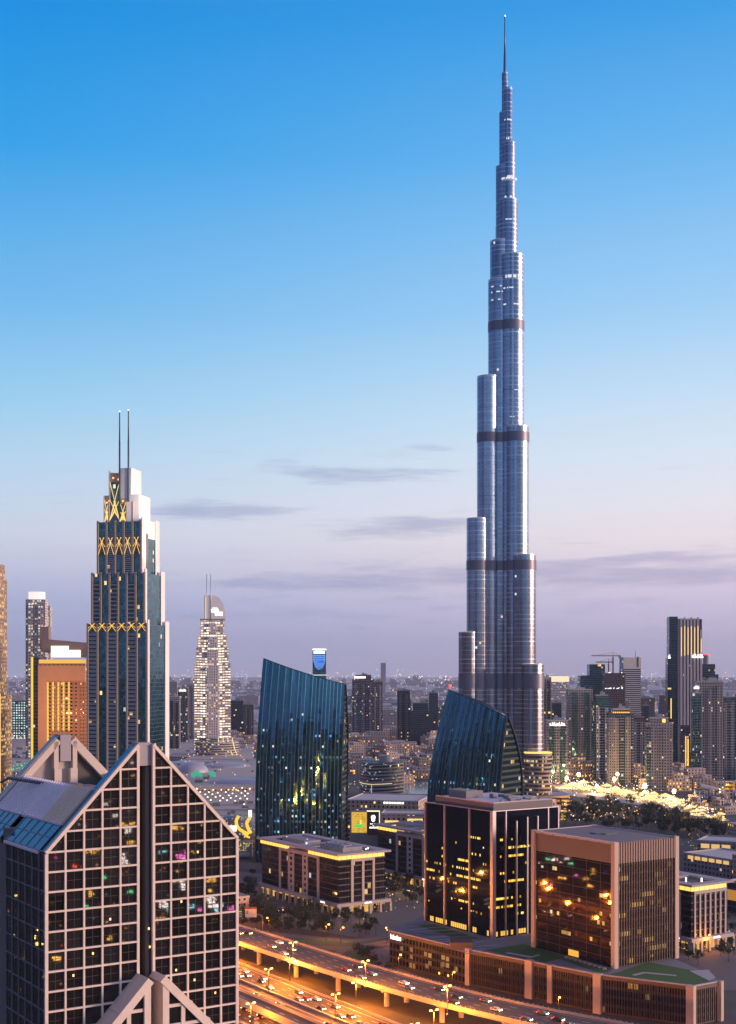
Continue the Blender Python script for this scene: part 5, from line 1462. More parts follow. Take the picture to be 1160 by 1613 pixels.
# ------------------------------------------------------------------ road sign on its gantry
def road_sign():
    A = gnd(414,1467); 
    root = thing('road_sign', 'pale hoarding on a bent arm gantry at the flyover edge, green sign beside it', 'road sign', A)
    s = A.y/F
    m = MB(); m.tube((0,0,0), (0,0,7), .22, .2, 8)
    for i in range(6):
        a, b = i/6*math.pi/2, (i+1)/6*math.pi/2
        m.tube((-2.6+2.6*math.cos(a),0,7+2.2*math.sin(a)), (-2.6+2.6*math.cos(b),0,7+2.2*math.sin(b)), .2, .2, 8)
    m.tube((-2.6,0,9.2), (-14.5,0,9.2), .2, .18, 8); m.build('gantry', plain('gantry_paint', (.3,.27,.25), .5, .3), root)
    m = MB(); m.box(-9.4,-3.2,-.35,-.1,7.6,12.0); b = m.build('board', plain('board_paint', (.62,.55,.48), .6, var=.05), root)
    m = MB(); m.box(-9.5,-3.1,-.42,-.05,12.0,13.0); m.build('board_header', plain('header_paint', (.28,.06,.07), .6), b)
    m = MB(); m.box(-8.6,-8.2,-.44,-.36,9.6,11.2); m.box(-8.2,-7.8,-.44,-.36,9.6,10.1); m.box(-8.0,-7.7,-.44,-.36,10.4,11.1); m.box(-6.6,-6.2,-.46,-.41,12.2,12.8); m.box(-8.2,-7.6,-.46,-.41,12.35,12.6); m.build('board_mark', plain('mark_paint', (.06,.05,.1), .6), b)
    m = MB(); m.box(-14.6,-11.0,-.35,-.1,7.2,11.6); gsn = m.build('green_panel', plain('sign_green', (.03,.22,.11), .5), root)
    m = MB()
    for k in range(3):
        for j in range(4): m.box(-14.2+j*.8,-13.7+j*.8,-.42,-.36,8.0+k*1.2,8.5+k*1.2)
    m.build('sign_lettering', WHITE, gsn)
road_sign()

# ------------------------------------------------------------------ trees, palms
def leaf_mat(name, a, b):
    m, g, p = new_mat(name)
    n = g.noise(g.n('ShaderNodeTexCoord').outputs['Object'], .9, 3)
    r = g.n('ShaderNodeObjectInfo').outputs['Random']
    g.put(p.inputs['Base Color'], g.mix(g.m('ADD', g.m('MULTIPLY', n, .7), g.m('MULTIPLY', r, .3)), (*a,1), (*b,1))); p.inputs['Roughness'].default_value = .7
    return m
LEAF = leaf_mat('tree_leaf', (.008,.014,.005), (.032,.038,.014))
BARK = plain('bark', (.12,.085,.06), .9, scale=2)
def make_tree(seed, H, R):
    rd = random.Random(seed)
    root = thing('tree', 'dark leafy street tree', 'tree')
    t = MB(); t.tube((0,0,0), (.1,.05,H*.4), .22, .15, 7)
    tips = []
    for k in range(6):
        a = k*1.05+rd.random(); e = (R*.6*math.cos(a), R*.6*math.sin(a), H*rd.uniform(.6,.85)); t.tube((.1,.05,H*.38), e, .12, .04, 5); tips.append(Vector(e))
    t.build('trunk', BARK, root)
    c = MB()
    clumps = [(Vector((rd.gauss(0,R*.42), rd.gauss(0,R*.42), H*rd.uniform(.45,.95))), R*rd.uniform(.2,.44)) for _ in range(15)] + [(p, R*.36) for p in tips]
    for cc, r in clumps:
        for _ in range(30):
            v = Vector((rd.gauss(0,1), rd.gauss(0,1), rd.gauss(0,.8))).normalized()*r*rd.uniform(.5,1.05); q = cc+v
            a = Vector((rd.gauss(0,1), rd.gauss(0,1), rd.gauss(0,1))).normalized(); b = a.cross(v+Vector((0,0,.1))).normalized(); s = rd.uniform(.2,.46)
            a2 = b.cross(v).normalized() if v.length else a
            c.face([q-b*s, q-a2*s*.5, q+b*s, q+a2*s*.6])
    c.build('crown', LEAF, root)
    return root
def make_palm(seed, H):
    rd = random.Random(seed); root = thing('palm_tree', 'tall date palm', 'palm tree')
    t = MB(); t.tube((0,0,0), (.15,.1,H), .3, .22, 8); t.build('trunk', BARK, root)
    c = MB()
    for k in range(26):
        a = k*2.4; up = rd.uniform(-.2,1.0); L = rd.uniform(2.4,3.6); pts = []
        for i in range(6):
            u = i/5; pts.append(Vector((.15+math.cos(a)*L*u*math.cos(up*.6), .1+math.sin(a)*L*u*math.cos(up*.6), H+L*(up*u*.9-u*u*.9))))
        n = Vector((-math.sin(a), math.cos(a), 0))
        for i in range(5):
            w0, w1 = .42*(1-i/5.5), .42*(1-(i+1)/5.5)
            c.face([pts[i]-n*w0-Vector((0,0,.2)), pts[i], pts[i+1], pts[i+1]-n*w1-Vector((0,0,.2))]); c.face([pts[i], pts[i]+n*w0-Vector((0,0,.2)), pts[i+1]+n*w1-Vector((0,0,.2)), pts[i+1]])
    c.build('crown', LEAF, root); return root
protos = [make_tree(11,8.5,4.2), make_tree(12,7,3.6), make_tree(13,10,4.8), make_tree(14,6,3.4)]
tused = [False]*4
def put_tree(p, sc, label, group, k=None):
    k = RND.randrange(4) if k is None else k
    if not tused[k]:
        tused[k] = True; r = protos[k]; r.location = p; r.rotation_euler = (0,0,RND.uniform(0,6)); r.scale = (sc,)*3; r['label'] = label; r['group'] = group; return r
    return dup(protos[k], p, RND.uniform(0,6), label, group, sc)
for (x0,x1,y0,y1,n) in ((376,440,1432,1463,16), (425,520,1448,1474,22), (505,590,1455,1476,10), (440,500,1440,1452,6), (378,402,1358,1420,9)):
    for _ in range(n):
        px, py = RND.uniform(x0,x1), RND.uniform(y0,y1); py = min(max(py, 1425+(px-376)*.13), 1462+ (px-376)*.12) if y0 > 1400 else py
        put_tree(gnd(px,py), RND.uniform(.7,1.15), 'dark round street tree between the colonnaded block and the flyover', 'dark trees in front of the colonnaded block')
for _ in range(22):
    u_ = RND.uniform(0,1); px, py = 560+u_*60+RND.uniform(-6,6), 1498+u_*42+RND.uniform(-5,5)
    put_tree(gnd(px,py), RND.uniform(.35,.6), 'low dark shrub-like tree on the verge below the podium corner', 'small trees on the verge')
for px, py in ((620,1395), (632,1404), (645,1398), (655,1410), (640,1418), (622,1412), (612,1404), (660,1396), (633,1390), (650,1425), (665,1420)):
    put_tree(gnd(px,py), RND.uniform(.8,1.15), 'leafy street tree in the lit lane between the office blocks', 'trees between the office blocks')
for px, py in ((1075,1500), (1085,1512), (1122,1488), (1140,1480), (1150,1492), (1135,1505), (1155,1470), (1100,1520), (1148,1515)):
    put_tree(gnd(px,py), RND.uniform(.7,1), 'street tree on the paving beside the small finned office', 'trees by the small finned office')
# the park beyond the offices
for _ in range(170):
    u_ = RND.uniform(0,1)
    px = 872+u_*275+RND.uniform(-8,8); lo = 1268+max(0,(u_-.45))*75; hi = 1300+u_*26
    py = RND.uniform(lo, hi)
    put_tree(gnd(px,py), RND.uniform(.9,1.5), 'dark park tree in the dense grove below the bright market', 'park trees below the market')
lamp0 = None
for k, (px, py, e, lab) in enumerate([(x, y, 900, 'low amber garden lamp under the trees by the colonnaded block') for x, y in ((412,1432), (446,1443), (478,1452), (508,1461), (540,1456), (575,1452), (395,1402), (627,1405), (645,1412))] + [(x, y, 7000, 'amber path lamp among the park trees') for x, y in ((890,1276), (925,1283), (958,1279), (985,1290), (1020,1287), (1050,1296), (1085,1304))]):
    p = gnd(px, py); h = 3.2 if e < 2000 else 6
    if lamp0 is None:
        lamp0 = thing('garden_lamp', lab, 'lamp', p, 0, 'garden lamps under trees')
        m = MB(); m.tube((0,0,0), (0,0,h), .1, .08, 6); m.build('pole', DARK, lamp0)
        m = MB(); m.prism(circ(.2,8), h, h+.25, bottom=True, poly2=circ(.36,8)); m.prism(circ(.36,8), h+.25, h+.6, bottom=True, poly2=circ(.15,8)); m.build('lamp_head', AMBER, lamp0)
        lamp_light((0,0,h+1.0), e, (1,.55,.14), .3, lamp0)
    else:
        r = dup(lamp0, p, 0, lab, 'garden lamps under trees' if e < 2000 else 'path lamps in the park', 1.0 if e < 2000 else 1.8)
        for ch in r.children:
            if ch.type == 'LIGHT': ch.data = ch.data.copy(); ch.data.energy = e
palm = make_palm(5, 9); fp = True
for px, py, sc in ((567,1462,1.1), (577,1466,.95), (592,1473,.8), (453,1452,.8), (487,1463,.75), (553,1455,.7), (1103,1490,.9), (1127,1478,.8), (1146,1466,.9), (612,1431,.7), (1096,1375,.7), (640,1420,.7)):
    lab = 'date palm on paving near the office colonnades'
    if fp: palm.location = gnd(px,py); palm.scale = (sc,)*3; palm['label'] = lab; palm['group'] = 'date palms by the colonnades'; fp = False
    else: dup(palm, gnd(px,py), RND.uniform(0,6), lab, 'date palms by the colonnades', sc)

# ------------------------------------------------------------------ lit signs hoarding beside the sail tower
def hoarding():
    Y = 905; O = at(576, HZ, Y); O.z = 0; s = Y/F
    root = thing('lit_hoarding', 'lit hoarding, yellow panel with green mark beside black panel with white emblem', 'billboard', O, -.05)
    zt, zb = CZ-(1277-HZ)*s, CZ-(1314-HZ)*s
    m = MB(); m.box(-24*s,23*s,.4,9,0,zt-.5); m.build('backing', DCONC, root)
    m = MB(); m.box(-22*s,2*s,.0,.35,zb+1,zt-1); y = m.build('yellow_panel', glow('hoarding_yellow', (1,.58,.03), .75), root)
    m = MB(); rd = random.Random(2)
    for k in range(34):
        x = rd.uniform(-21,-1)*s; z = zb+1.4+(k % 11)*(zt-zb-3)/11; m.box(x,x+rd.uniform(1.5,4)*s,-.08,.0,z,z+.28)
    m.build('panel_pattern', plain('panel_brown', (.16,.07,.01), .6), y)
    m = MB(); m.prism([( -10*s+5.5*s*math.cos(t), -.5+.3*math.sin(t)) for t in [k*math.pi/8 for k in range(16)]], zb+(zt-zb)*.30, zb+(zt-zb)*.42, bottom=True); m.build('green_mark', glow('green_mark_light', (.06,.8,.12), .9), y)
    m = MB(); m.box(-9*s,-6*s,-.3,-.05,zb+(zt-zb)*.42,zb+(zt-zb)*.62); m.build('yellow_mark', glow('yellow_mark_light', (1,.8,.05), 1.0), y)
    m = MB(); m.box(3*s,21*s,.0,.35,zb-.5,zt-.6); d = m.build('dark_panel', plain('dark_panel_face', (.02,.02,.025), .4), root)
    m = MB(); m.box(2.2*s,22.5*s,-.2,.5,zt-.6,zt+.1); m.box(21.6*s,22.6*s,-.2,.5,zb+2,zt-.6); m.build('light_edge', glow('hoarding_edge', (1,.86,.5), 1.5), d)
    m = MB()
    zc = zb+(zt-zb)*.66
    m.prism([(12.3*s+3.4*s*math.cos(t), -.2+.12*math.sin(t)) for t in [k*math.pi/8 for k in range(16)]], zc, zc+2.0, bottom=True)
    m.prism([(12.3*s+2.8*s*math.cos(t), -.2+.12*math.sin(t)) for t in [k*math.pi/8 for k in range(16)]], zc-1.5, zc-.3, bottom=True)
    m.box(10.3*s,14.3*s,-.3,-.1,zc+2.0,zc+2.5); m.box(10.9*s,13.7*s,-.3,-.1,zc-2.1,zc-1.5)
    for k in range(6): x = (7.4+k*1.6)*s; m.box(x,x+1.1*s,-.3,-.1,zc-3.9,zc-3.1-(k % 2)*.25)
    for k in range(2): x = (11.2+k*1.3)*s; m.box(x,x+.9*s,-.3,-.1,zc-5.0,zc-4.4)
    for k in range(8): x = (6.2+k*1.75)*s; m.box(x,x+1.4*s,-.3,-.1,zc-6.6,zc-5.5)
    m.build('white_emblem', glow('emblem_white', (1,.97,.95), 1.8), d)
hoarding()
def box_thing(name, label, cat, pl, pr, pt, Y, mat, rz=0.0, dep=20, roofm=None, z0=0):
    O = at((pl+pr)/2, HZ, Y); O.z = 0; W = (pr-pl)/F*Y; H = CZ-(pt-HZ)*Y/F
    root = thing(name, label, cat, O, rz)
    m = MB(); m.prism(rect(-W/2,W/2,0,dep), z0, H, 0, 1); m.build('wall', [mat, roofm or ROOFL], root)
    m = MB()
    for a, b, c, d in ((-W/2-.3,W/2+.3,-.3,.2), (-W/2-.3,W/2+.3,dep-.2,dep+.3), (-W/2-.3,-W/2+.2,.2,dep-.2), (W/2-.2,W/2+.3,.2,dep-.2)): m.box(a,b,c,d,H-.4,H+.9)
    m.build('parapet', CONC, root)
    return root, W, H
# low beige annexe with gold windows right of the hoarding
r_, W_, H_ = box_thing('annexe', 'low beige annexe with large gold lit windows behind the office roofs', 'building', 601, 672, 1283, 960, FAC['cream'], -.1, 26)
m = MB(); m.box(-W_*.42,-W_*.12,-.5,.1,H_-9,H_-4.5); m.box(W_*.08,W_*.42,-.5,.1,H_-7.5,H_-3); m.build('lit_window', glow('annexe_window', (1,.62,.16), 1.3), r_)
r_, W_, H_ = box_thing('mall_wing', 'long low mall wing with pale sweeping roof and row of white lamps on its edge', 'building', 545, 660, 1262, 1080, FAC['cream'], -.22, 60)
m = MB()
for k in range(8): m.box(W_*.02+k*2.2,W_*.02+k*2.2+1.3,-.7,-.1,H_-1.8,H_-.6)
m.build('edge_lamp', WLIGHT, r_)
# rounded, banded office with a prow
def prow():
    Y = 1440; O = at(602, HZ, Y+18); O.z = 0; s = Y/F
    root = thing('banded_prow_building', 'rounded building of stacked pale bands with a sharp prow and glowing line', 'office building', O)
    H = CZ-(1200-HZ)*s
    def plan(k):
        P = []
        for i in range(25):
            t = i/24; P.append((-34*s+t*18*s, -2-16*t**.8+(1-t)**3*10))
        for i in range(1, 33):
            t = i/32; P.append((-16*s+t*50*s, -18+ 30*t**1.8))
        P += [(34*s,30), (10*s,38), (-20*s,36), (-36*s,20)]
        return [(x*k, y*k) for x, y in P]
    g = MB(); g.prism(plan(1), 0, H-2, 0, 1, True); g.build('glass_wall', [FAC['dark'], plain('teal_roof', (.05,.10,.11), .6)], root)
    b = MB(); z = 3
    i = 0
    while z < H-1:
        b.prism(plan(1.03), z, z+1.6, 0, 0, True, bottom=True); z += 3.7
    b.build('band', plain('band_panel', (.30,.24,.24), .5), root)
    l = MB(); P = plan(1.045)
    for a, c in zip(P[:44], P[1:45]): l.bar((*a, H*.40), (*c, H*.40), .5, .7)
    for z in (6, 10): pass
    l.bar((P[24][0],P[24][1],3), (P[24][0],P[24][1],H*.40), .5, .5); l.build('light_line', glow('prow_line', (1,.78,.4), .9), root)
    d = MB(); d.prism(circ(11*s,28,6*s,16), H-2, H+5, 0, 0, True); d.build('roof_drum', CONC, root)
    rd = random.Random(8); q = MB()
    for k in range(40): x, y = P[int(rd.uniform(2,54))]; z = rd.uniform(5,H-2); q.box(x-.4,x+.4,y-.5,y-.1,z,z+.7)
    q.build('sparkle_light', glow('sparkle', (.95,.95,1), .8), root)
prow()
m = MB(); a, b = gnd(642,1264), gnd(678,1266); m.bar((a.x,a.y,1.2), (b.x,b.y,1.2), .8, 1.0); tag(m.build('lit_quay', YELL), 'glowing yellow quay edge along the turquoise lake', 'quay wall')

# ------------------------------------------------------------------ mall roofs and station at the left
def mall():
    root = thing('shopping_mall', 'sprawling low mall with shallow domes and pale curved roofs', 'shopping mall', at(340, HZ, 1600)*1.0-Vector((0,0,CZ)))
    def loc(px, py, z): q = gnd(px, py, z); return (q.x-root.location.x, q.y-root.location.y)
    MR = plain('mall_roof', (.46,.36,.29), .7, var=.2, scale=.03)
    m = MB()
    for pts, z in (([(236,1215), (300,1192), (440,1196), (450,1238), (300,1242)], 18), ([(236,1190), (236,1160), (400,1170), (400,1196)], 14), ([(0,1170), (130,1170), (150,1212), (0,1216)], 24), ([(300,1238), (440,1236), (452,1272), (270,1268)], 14), ([(260,1262), (440,1262), (452,1300), (250,1300)], 20)):
        P = [loc(x,y,z) for x, y in pts]
        a = sum(P[i][0]*P[(i+1) % len(P)][1]-P[(i+1) % len(P)][0]*P[i][1] for i in range(len(P)))
        m.prism(P if a > 0 else P[::-1], 0, z, 0, 1)
    m.build('mall_block', [FAC['cream'], MR], root)
    ru = MB(); rd = random.Random(14)
    for k in range(90):
        px, py, z = rd.choice(((rd.uniform(255,398), rd.uniform(1200,1233), 18), (rd.uniform(268,398), rd.uniform(1265,1290), 20), (rd.uniform(4,120), rd.uniform(1180,1208), 24), (rd.uniform(250,398), rd.uniform(1168,1186), 14)))
        x, y = loc(px,py,z); a, b = rd.uniform(2,9), rd.uniform(2,7); ru.box(x,x+a,y,y+b,z,z+rd.uniform(1,3.2))
    tag(ru.build('roof_unit', DCONC, root), kind='stuff')
    rs = MB()
    for py in (1268,1276,1284,1196,1204):
        z = 20 if py > 1240 else 18; a, b = loc(262,py,z), loc(398,py+1.5,z); rs.bar((*a,z+.3), (*b,z+.3), 1.2, .6)
    rs.build('roof_upstand', CONC, root)
    def dome(px, py, wx, wy, h, z, name, mat, n=28):
        cx, cyy = loc(px, py, z); Y = (CZ-z)*F/(py-HZ); rx = wx/F*Y; ry = rx*wy
        P = []; U = []
        for i in range(7):
            t = i/6*math.pi/2
            P.append([(cx+rx*math.cos(t)*math.cos(2*math.pi*k/n), cyy+ry*math.cos(t)*math.sin(2*math.pi*k/n), z+h*math.sin(t)) for k in range(n+1)]); U.append([(k,i) for k in range(n+1)])
        d = MB(); d.grid(P, 0, True, U); d.prism([(cx+rx*1.03*math.cos(2*math.pi*k/n), cyy+ry*1.03*math.sin(2*math.pi*k/n)) for k in range(n)], z-3, z+.6, 1, 1)
        d.build(name, [mat, ROOFL], root)
    DM = plain('dome_metal', (.42,.37,.40), .4, .3, var=.1)
    dome(303, 1216, 26, 1.2, 12, 18, 'dome', DM); dome(355, 1207, 40, .9, 5, 18, 'dome', DM); dome(372, 1232, 44, .8, 4.5, 18, 'dome', DM); dome(290, 1202, 30, 1.0, 3, 18, 'dome', DM)
    dome(25, 1176, 60, .7, 12, 24, 'dome', plain('dune_roof', (.34,.28,.26), .8)); dome(95, 1188, 50, .8, 8, 24, 'dome', plain('dune_roof', (.34,.28,.26), .8))
    g = MB()
    for px, py in ((313,1219), (318,1222), (336,1219), (338,1222), (308,1222)):
        x, y = loc(px,py,18); g.box(x-3,x+3,y-16,y-14,18,23)
    g.build('green_glow', glow('green_lit', (.03,.55,.32), .7), root)
    p = MB(); x0, y0 = loc(0,1214,24); x1, y1 = loc(58,1200,24); p.face([(x0,y0,24.5), (x1,y0,24.5), (x1,y1,24.5), (x0,y1,24.5)]); p.build('green_pool', glow('pool_glow', (.03,.30,.16), .5), root)
    q = MB(); rd = random.Random(6)
    for k in range(40):
        x, y = loc(rd.uniform(2,55), rd.uniform(1203,1214), 25); q.box(x-.5,x+.5,y-.5,y,25,26)
    q.build('green_lamp', GREEN, root)
    z_ = MB(); px = 0
    while px < 54:
        a = loc(px,1172,24); b = loc(px+3,1172,24); c = loc(px+6,1172,24)
        z_.bar((*a,24), (*b,36), .6, .6); z_.bar((*b,36), (*c,24), .6, .6); px += 6
    z_.build('zigzag_light', glow('zigzag_warm', (1,.75,.5), 1.2), root)
mall()
glb = None
def globe_lamp(p, z, label, group):
    global glb
    if glb is None:
        glb = thing('globe_lamp', label, 'lamp', (p.x,p.y,z), 0, group)
        m = MB(); m.tube((0,0,0), (0,0,3), .15, .12, 6); m.build('pole', DARK, glb)
        m = MB(); m.prism(circ(.45,8), 3, 3.3, bottom=True, poly2=circ(.8,8)); m.prism(circ(.8,8), 3.3, 4.0, bottom=True, poly2=circ(.45,8)); m.build('globe', glow('globe_glow', (1,.80,.5), 3.0), glb)
    else: dup(glb, (p.x,p.y,z), 0, label, group)
for i in range(6):
    for j in range(8):
        px, py = 306+j*12.5+i*5.5+RND.uniform(-2,2), 1243+i*4.6+j*.6+RND.uniform(-1,1)
        if px < 397: globe_lamp(gnd(px,py,14), 14, 'warm globe lamp on the mall roof terrace', 'globe lamps on the mall terrace')
for px, py, z, lab in ((385,1273,20,'single globe lamp on the beige mall block edge'), (362,1290,2,'globe lamp by the gridded station roof')): globe_lamp(gnd(px,py,z), z, lab, 'lone globe lamps')
def station():
    Y = 1010; s = Y/F; O = at(378, HZ, Y); O.z = 0
    root = thing('metro_station', 'gridded dark station shell with two golden crescent ribs and lit white panels', 'station', O)
    def L(px, py, dy=0): return Vector(((px-378)*s, dy, CZ-(py-HZ)*s))
    n = 20; P = []; U = []
    for i in range(n+1):
        t = i/n; cx = L(322+t*92, 0).x; zc = CZ-(1318-HZ)*s; r = (8+13*math.sin(math.pi*min(1,t*.85+.1)))
        row = [(cx, 6-r*1.0*math.cos(math.pi*k/12), zc-2+r*.85*math.sin(math.pi*k/12)) for k in range(13)]; P.append(row); U.append([(i*3.0,k*2.5) for k in range(13)])
    m = MB(); m.grid(P, 0, True, U); m.build('shell', facade('station_grid', (.10,.09,.10), (.25,.22,.22), 1.5, 1.3, .7, .6, .2, (1,.8,.3), ls=.5, gmetal=.4), root)
    def arc(pts, name, r):
        m = MB(); Q = smooth_line([L(*p).to_tuple() for p in pts], 6)
        for a, b in zip(Q[:-1], Q[1:]): m.tube(a, b, r, r, 7, caps=False)
        m.build(name, glow('golden_rib', (1,.62,.04), 1.1), root)
    arc([(378,1283,-9), (374.5,1291,-10), (377,1300,-11), (384,1306,-12), (394,1311,-13)], 'golden_rib', 1.25)
    arc([(396,1285,-9), (391,1294,-10), (394,1303,-12), (398,1309,-13)], 'golden_rib', 1.25)
    arc([(388,1306,-12), (389,1313,-12), (396,1316,-13)], 'golden_rib', .8)
    m = MB(); a, b = L(355,1306,-14), L(376,1297,-14); m.box(a.x,b.x,-14.5,-14,a.z,b.z); a, b = L(392.5,1286,-5), L(398,1275,-5); m.box(a.x,b.x,-5.5,-5,a.z,b.z); m.build('lit_panel', glow('station_panel', (1,.88,.62), 1.7), root)
    m = MB(); a, b = L(340,1345,-20), L(400,1318,-6); m.box(a.x,b.x,-20,-6,0,12); m.build('concourse', plain('concourse_wall', (.30,.24,.22), .7), root)
    m = MB(); rd = random.Random(9)
    for k in range(60):
        q = L(rd.uniform(370,400), rd.uniform(1322,1335), -20.3); m.box(q.x,q.x+.5,-20.4,-20.1,q.z,q.z+.4)
    m.build('spark_light', glow('spark_gold', (1,.8,.3), .9), root)
    m = MB(); a, b = L(372,1344,-24), L(399,1337,-24); m.box(a.x,b.x,-26,-22,b.z-2.2,b.z); m.build('canopy', plain('blue_canopy', (.35,.42,.45), .5), root)
    m = MB(); a = L(372,1352,-25)
    for k in range(8): m.box(a.x+2+k*1.2,a.x+2.6+k*1.2,-26.4,-26.1,a.z,a.z+1.6)
    m.build('violet_light', glow('violet_glow', (.7,.6,1), .7), root)
station()
r_, W_, H_ = box_thing('mall_block_building', 'beige windowless block between mall terrace and station shell', 'building', 322, 402, 1276, 1140, plain('beige_block_render', (.42,.28,.2), .8), .0, 40)
# pavilion at the tree edge by the near tower
r_, W_, H_ = box_thing('pavilion', 'small mauve pavilion at the tree edge next to the gabled tower', 'pavilion', 371, 394, 1414, 742, FAC['cream'], GA, 12)

# ------------------------------------------------------------------ low blocks: old town and the plain
def lowblock(p, w, d, h, rz, mat, label, group, name='low_block', cat='low building', tiers=2, lampy=True):
    rd = random.Random(int(p.x*3+p.y)); root = thing(name, label, cat, (p.x,p.y,0), rz, group)
    m = MB(); m.prism(rect(-w/2,w/2,-d/2,d/2), 0, h, 0, 1)
    for k in range(tiers):
        a, c = rd.uniform(-w/2, w*.1), rd.uniform(-d/2, 0); m.prism(rect(a,a+w*rd.uniform(.25,.5),c-.4,c+d*.4), 0, h+rd.uniform(2.5,8), 0, 1)
    m.build('wall', [mat, ROOFL], root)
    q = MB()
    for k in range(3): a, c = rd.uniform(-w/2,w/2-3), rd.uniform(-d/2,d/2-3); q.box(a,a+2.6,c,c+2.6,h-.1,h+rd.uniform(1.2,4.5))
    q.build('roof_turret', CONC, root)
    if lampy:
        l = MB()
        for k in range(int(w/7)): a = rd.uniform(-w/2,w/2); z = rd.choice((1.5,1.8,4.5)); l.box(a,a+rd.uniform(.6,1.8),-d/2-.6,-d/2-.1,z,z+rd.uniform(.8,1.6))
        l.build('wall_lamp', AMBER, root)
def region(n, px0, px1, py0, py1, mat, label, group, wr=(22,44), hr=(9,20), lampy=True, z=0, cat='low building', name='low_block', sort=True, shape=None):
    for k in range(n):
        px, py = RND.uniform(px0,px1), RND.uniform(py0,py1)
        p = gnd(px, py); w = RND.uniform(*wr)
        lowblock(p, w, w*RND.uniform(.5,.9), RND.uniform(*hr), RND.choice((0,GA,GA-math.pi/2,.2)), FAC[mat], label, group, name, cat, lampy=lampy)
region(34, 543, 700, 1158, 1225, 'old', 'beige old-town block with amber lit windows near the prow building', 'old town blocks behind the prow building', (26,52), (12,26))
region(10, 575, 690, 1205, 1240, 'old', 'beige lakeside house with amber arcade lights', 'lakeside houses by the turquoise lake', (20,34), (8,14))
region(16, 862, 1000, 1206, 1226, 'old', 'pale four storey house row behind the bright market', 'old town houses behind the market', (26,46), (12,20))
region(12, 1030, 1110, 1222, 1246, 'old', 'pale low house beside the beige tower and market end', 'houses at the end of the market', (22,40), (9,16))
region(9, 1085, 1165, 1258, 1284, 'cream', 'pale pavilion roof among stalls beside the canopy hall', 'pavilions beside the canopy hall', (14,26), (5,9))
region(10, 268, 310, 1128, 1165, 'old', 'amber lit brown low block at the foot of the hotel towers', 'low blocks by the hotel', (40,60), (14,26))
region(8, 366, 400, 1150, 1188, 'cream', 'low lit block between the hotel base and the sail tower', 'low blocks beside the hotel base', (36,60), (14,26))
region(26, 540, 860, 1100, 1160, 'dark', 'dark low office block on the plain behind the old town', 'dark blocks on the plain', (40,90), (12,40), False)
region(16, 270, 540, 1092, 1150, 'grey', 'pale mid-rise block on the plain behind the sail towers', 'pale blocks on the plain', (50,90), (14,50), False)
region(30, 860, 1160, 1112, 1195, 'grey', 'mauve mid-rise block among the residential towers', 'mid-rise blocks among the towers', (34,60), (16,44))
region(16, 860, 1160, 1130, 1200, 'brown', 'brown mid-rise block among the residential towers', 'brown blocks among the towers', (34,60), (14,40))
region(10, 0, 60, 1100, 1150, 'grey', 'low grey block beyond the amber lit slab', 'blocks beyond the amber slab', (50,90), (12,40))
for (n_, a_, b_, c_, d_, m_) in ((14,1175,1420,1215,1290,'grey'), (8,1190,1420,1300,1420,'cream'), (12,90,345,1300,1420,'cream'), (8,-200,-30,1180,1330,'grey'), (8,700,850,1275,1330,'old')):
    region(n_, a_, b_, c_, d_, m_, 'low city block beyond the framed view or behind nearer buildings', 'low city blocks out of view', (24,44), (9,22))
# slender filler towers among the residential cluster
for i, (pl, pr, py, Y, st, by) in enumerate(((869,884,1108,2150,'dark',None), (902,915,1098,2050,'brown','grey'), (1012,1022,1112,2200,'dark',None), (1060,1072,1124,2000,'brown','grey'), (1108,1120,1108,1950,'grey','green'), (1139,1150,1118,2150,'brown',None), (950,962,1110,2000,'grey','dark'), (1040,1052,1118,2350,'dark',None), (980,992,1104,2450,'grey',None), (840,850,1096,2300,'grey','dark'))):
    T('slender background tower squeezed between the residential towers', pl, pr, py, Y, st, by)[0]['group'] = 'background towers among the residential cluster'

# ------------------------------------------------------------------ bright market, crowds of lamps
tent = None
def market_tent(p, rz, sc, label, group):
    global tent
    if tent is None:
        tent = thing('market_tent', label, 'market tent', p, rz, group); tent.scale = (sc,)*3
        m = MB(); m.prism(rect(-4,4,-3,3), 3, 3.6, 0, 0, top=False); P = rect(-4,4,-3,3)
        for i in range(4): m.face([(*P[i],3.6), (*P[(i+1) % 4],3.6), (0,0,5.6)])
        m.build('canopy', glow('tent_glow', (1,.66,.22), 1.4), tent)
        m = MB()
        for x, y in ((-3.8,-2.8), (3.8,-2.8), (3.8,2.8), (-3.8,2.8)): m.box(x-.1,x+.1,y-.1,y+.1,0,3)
        m.build('post', DARK, tent)
    else: dup(tent, p, rz, label, group, sc)
for k in range(64):
    t = RND.random(); px = 893+t*165; py = 1240+t*20+RND.uniform(-5,7)+ (4 if t > .6 else 0)
    market_tent(gnd(px,py), RND.uniform(0,3), RND.uniform(.6,1.5), 'glowing stall canopy in the bright market street', 'glowing stalls of the market')
for k in range(44):
    t = RND.random(); px = 1045+t*95; py = 1262+t*34+RND.uniform(-8,8)
    market_tent(gnd(px,py), RND.uniform(0,3), RND.uniform(.5,1.0), 'glowing stall canopy beyond the park trees near the pale canopy roof', 'glowing stalls near the pale canopy roof')
def flood(p, H, r, label):
    root = thing('flood_light', label, 'flood light', p, 0, 'flood light masts over the market')
    m = MB(); m.tube((0,0,0), (0,0,H), .4, .3, 6); m.build('mast', DARK, root)
    m = MB(); m.prism(circ(r*.7,10), H-r, H, bottom=True, poly2=circ(r,10)); m.prism(circ(r,10), H, H+r, bottom=True, poly2=circ(r*.5,10)); m.build('lamp_head', glow('flood_glow', (1,.85,.5), 7.0), root)
    lamp_light((0,0,H-r-1.5), 60000, (1,.66,.28), 2, root, 'flood_glow')
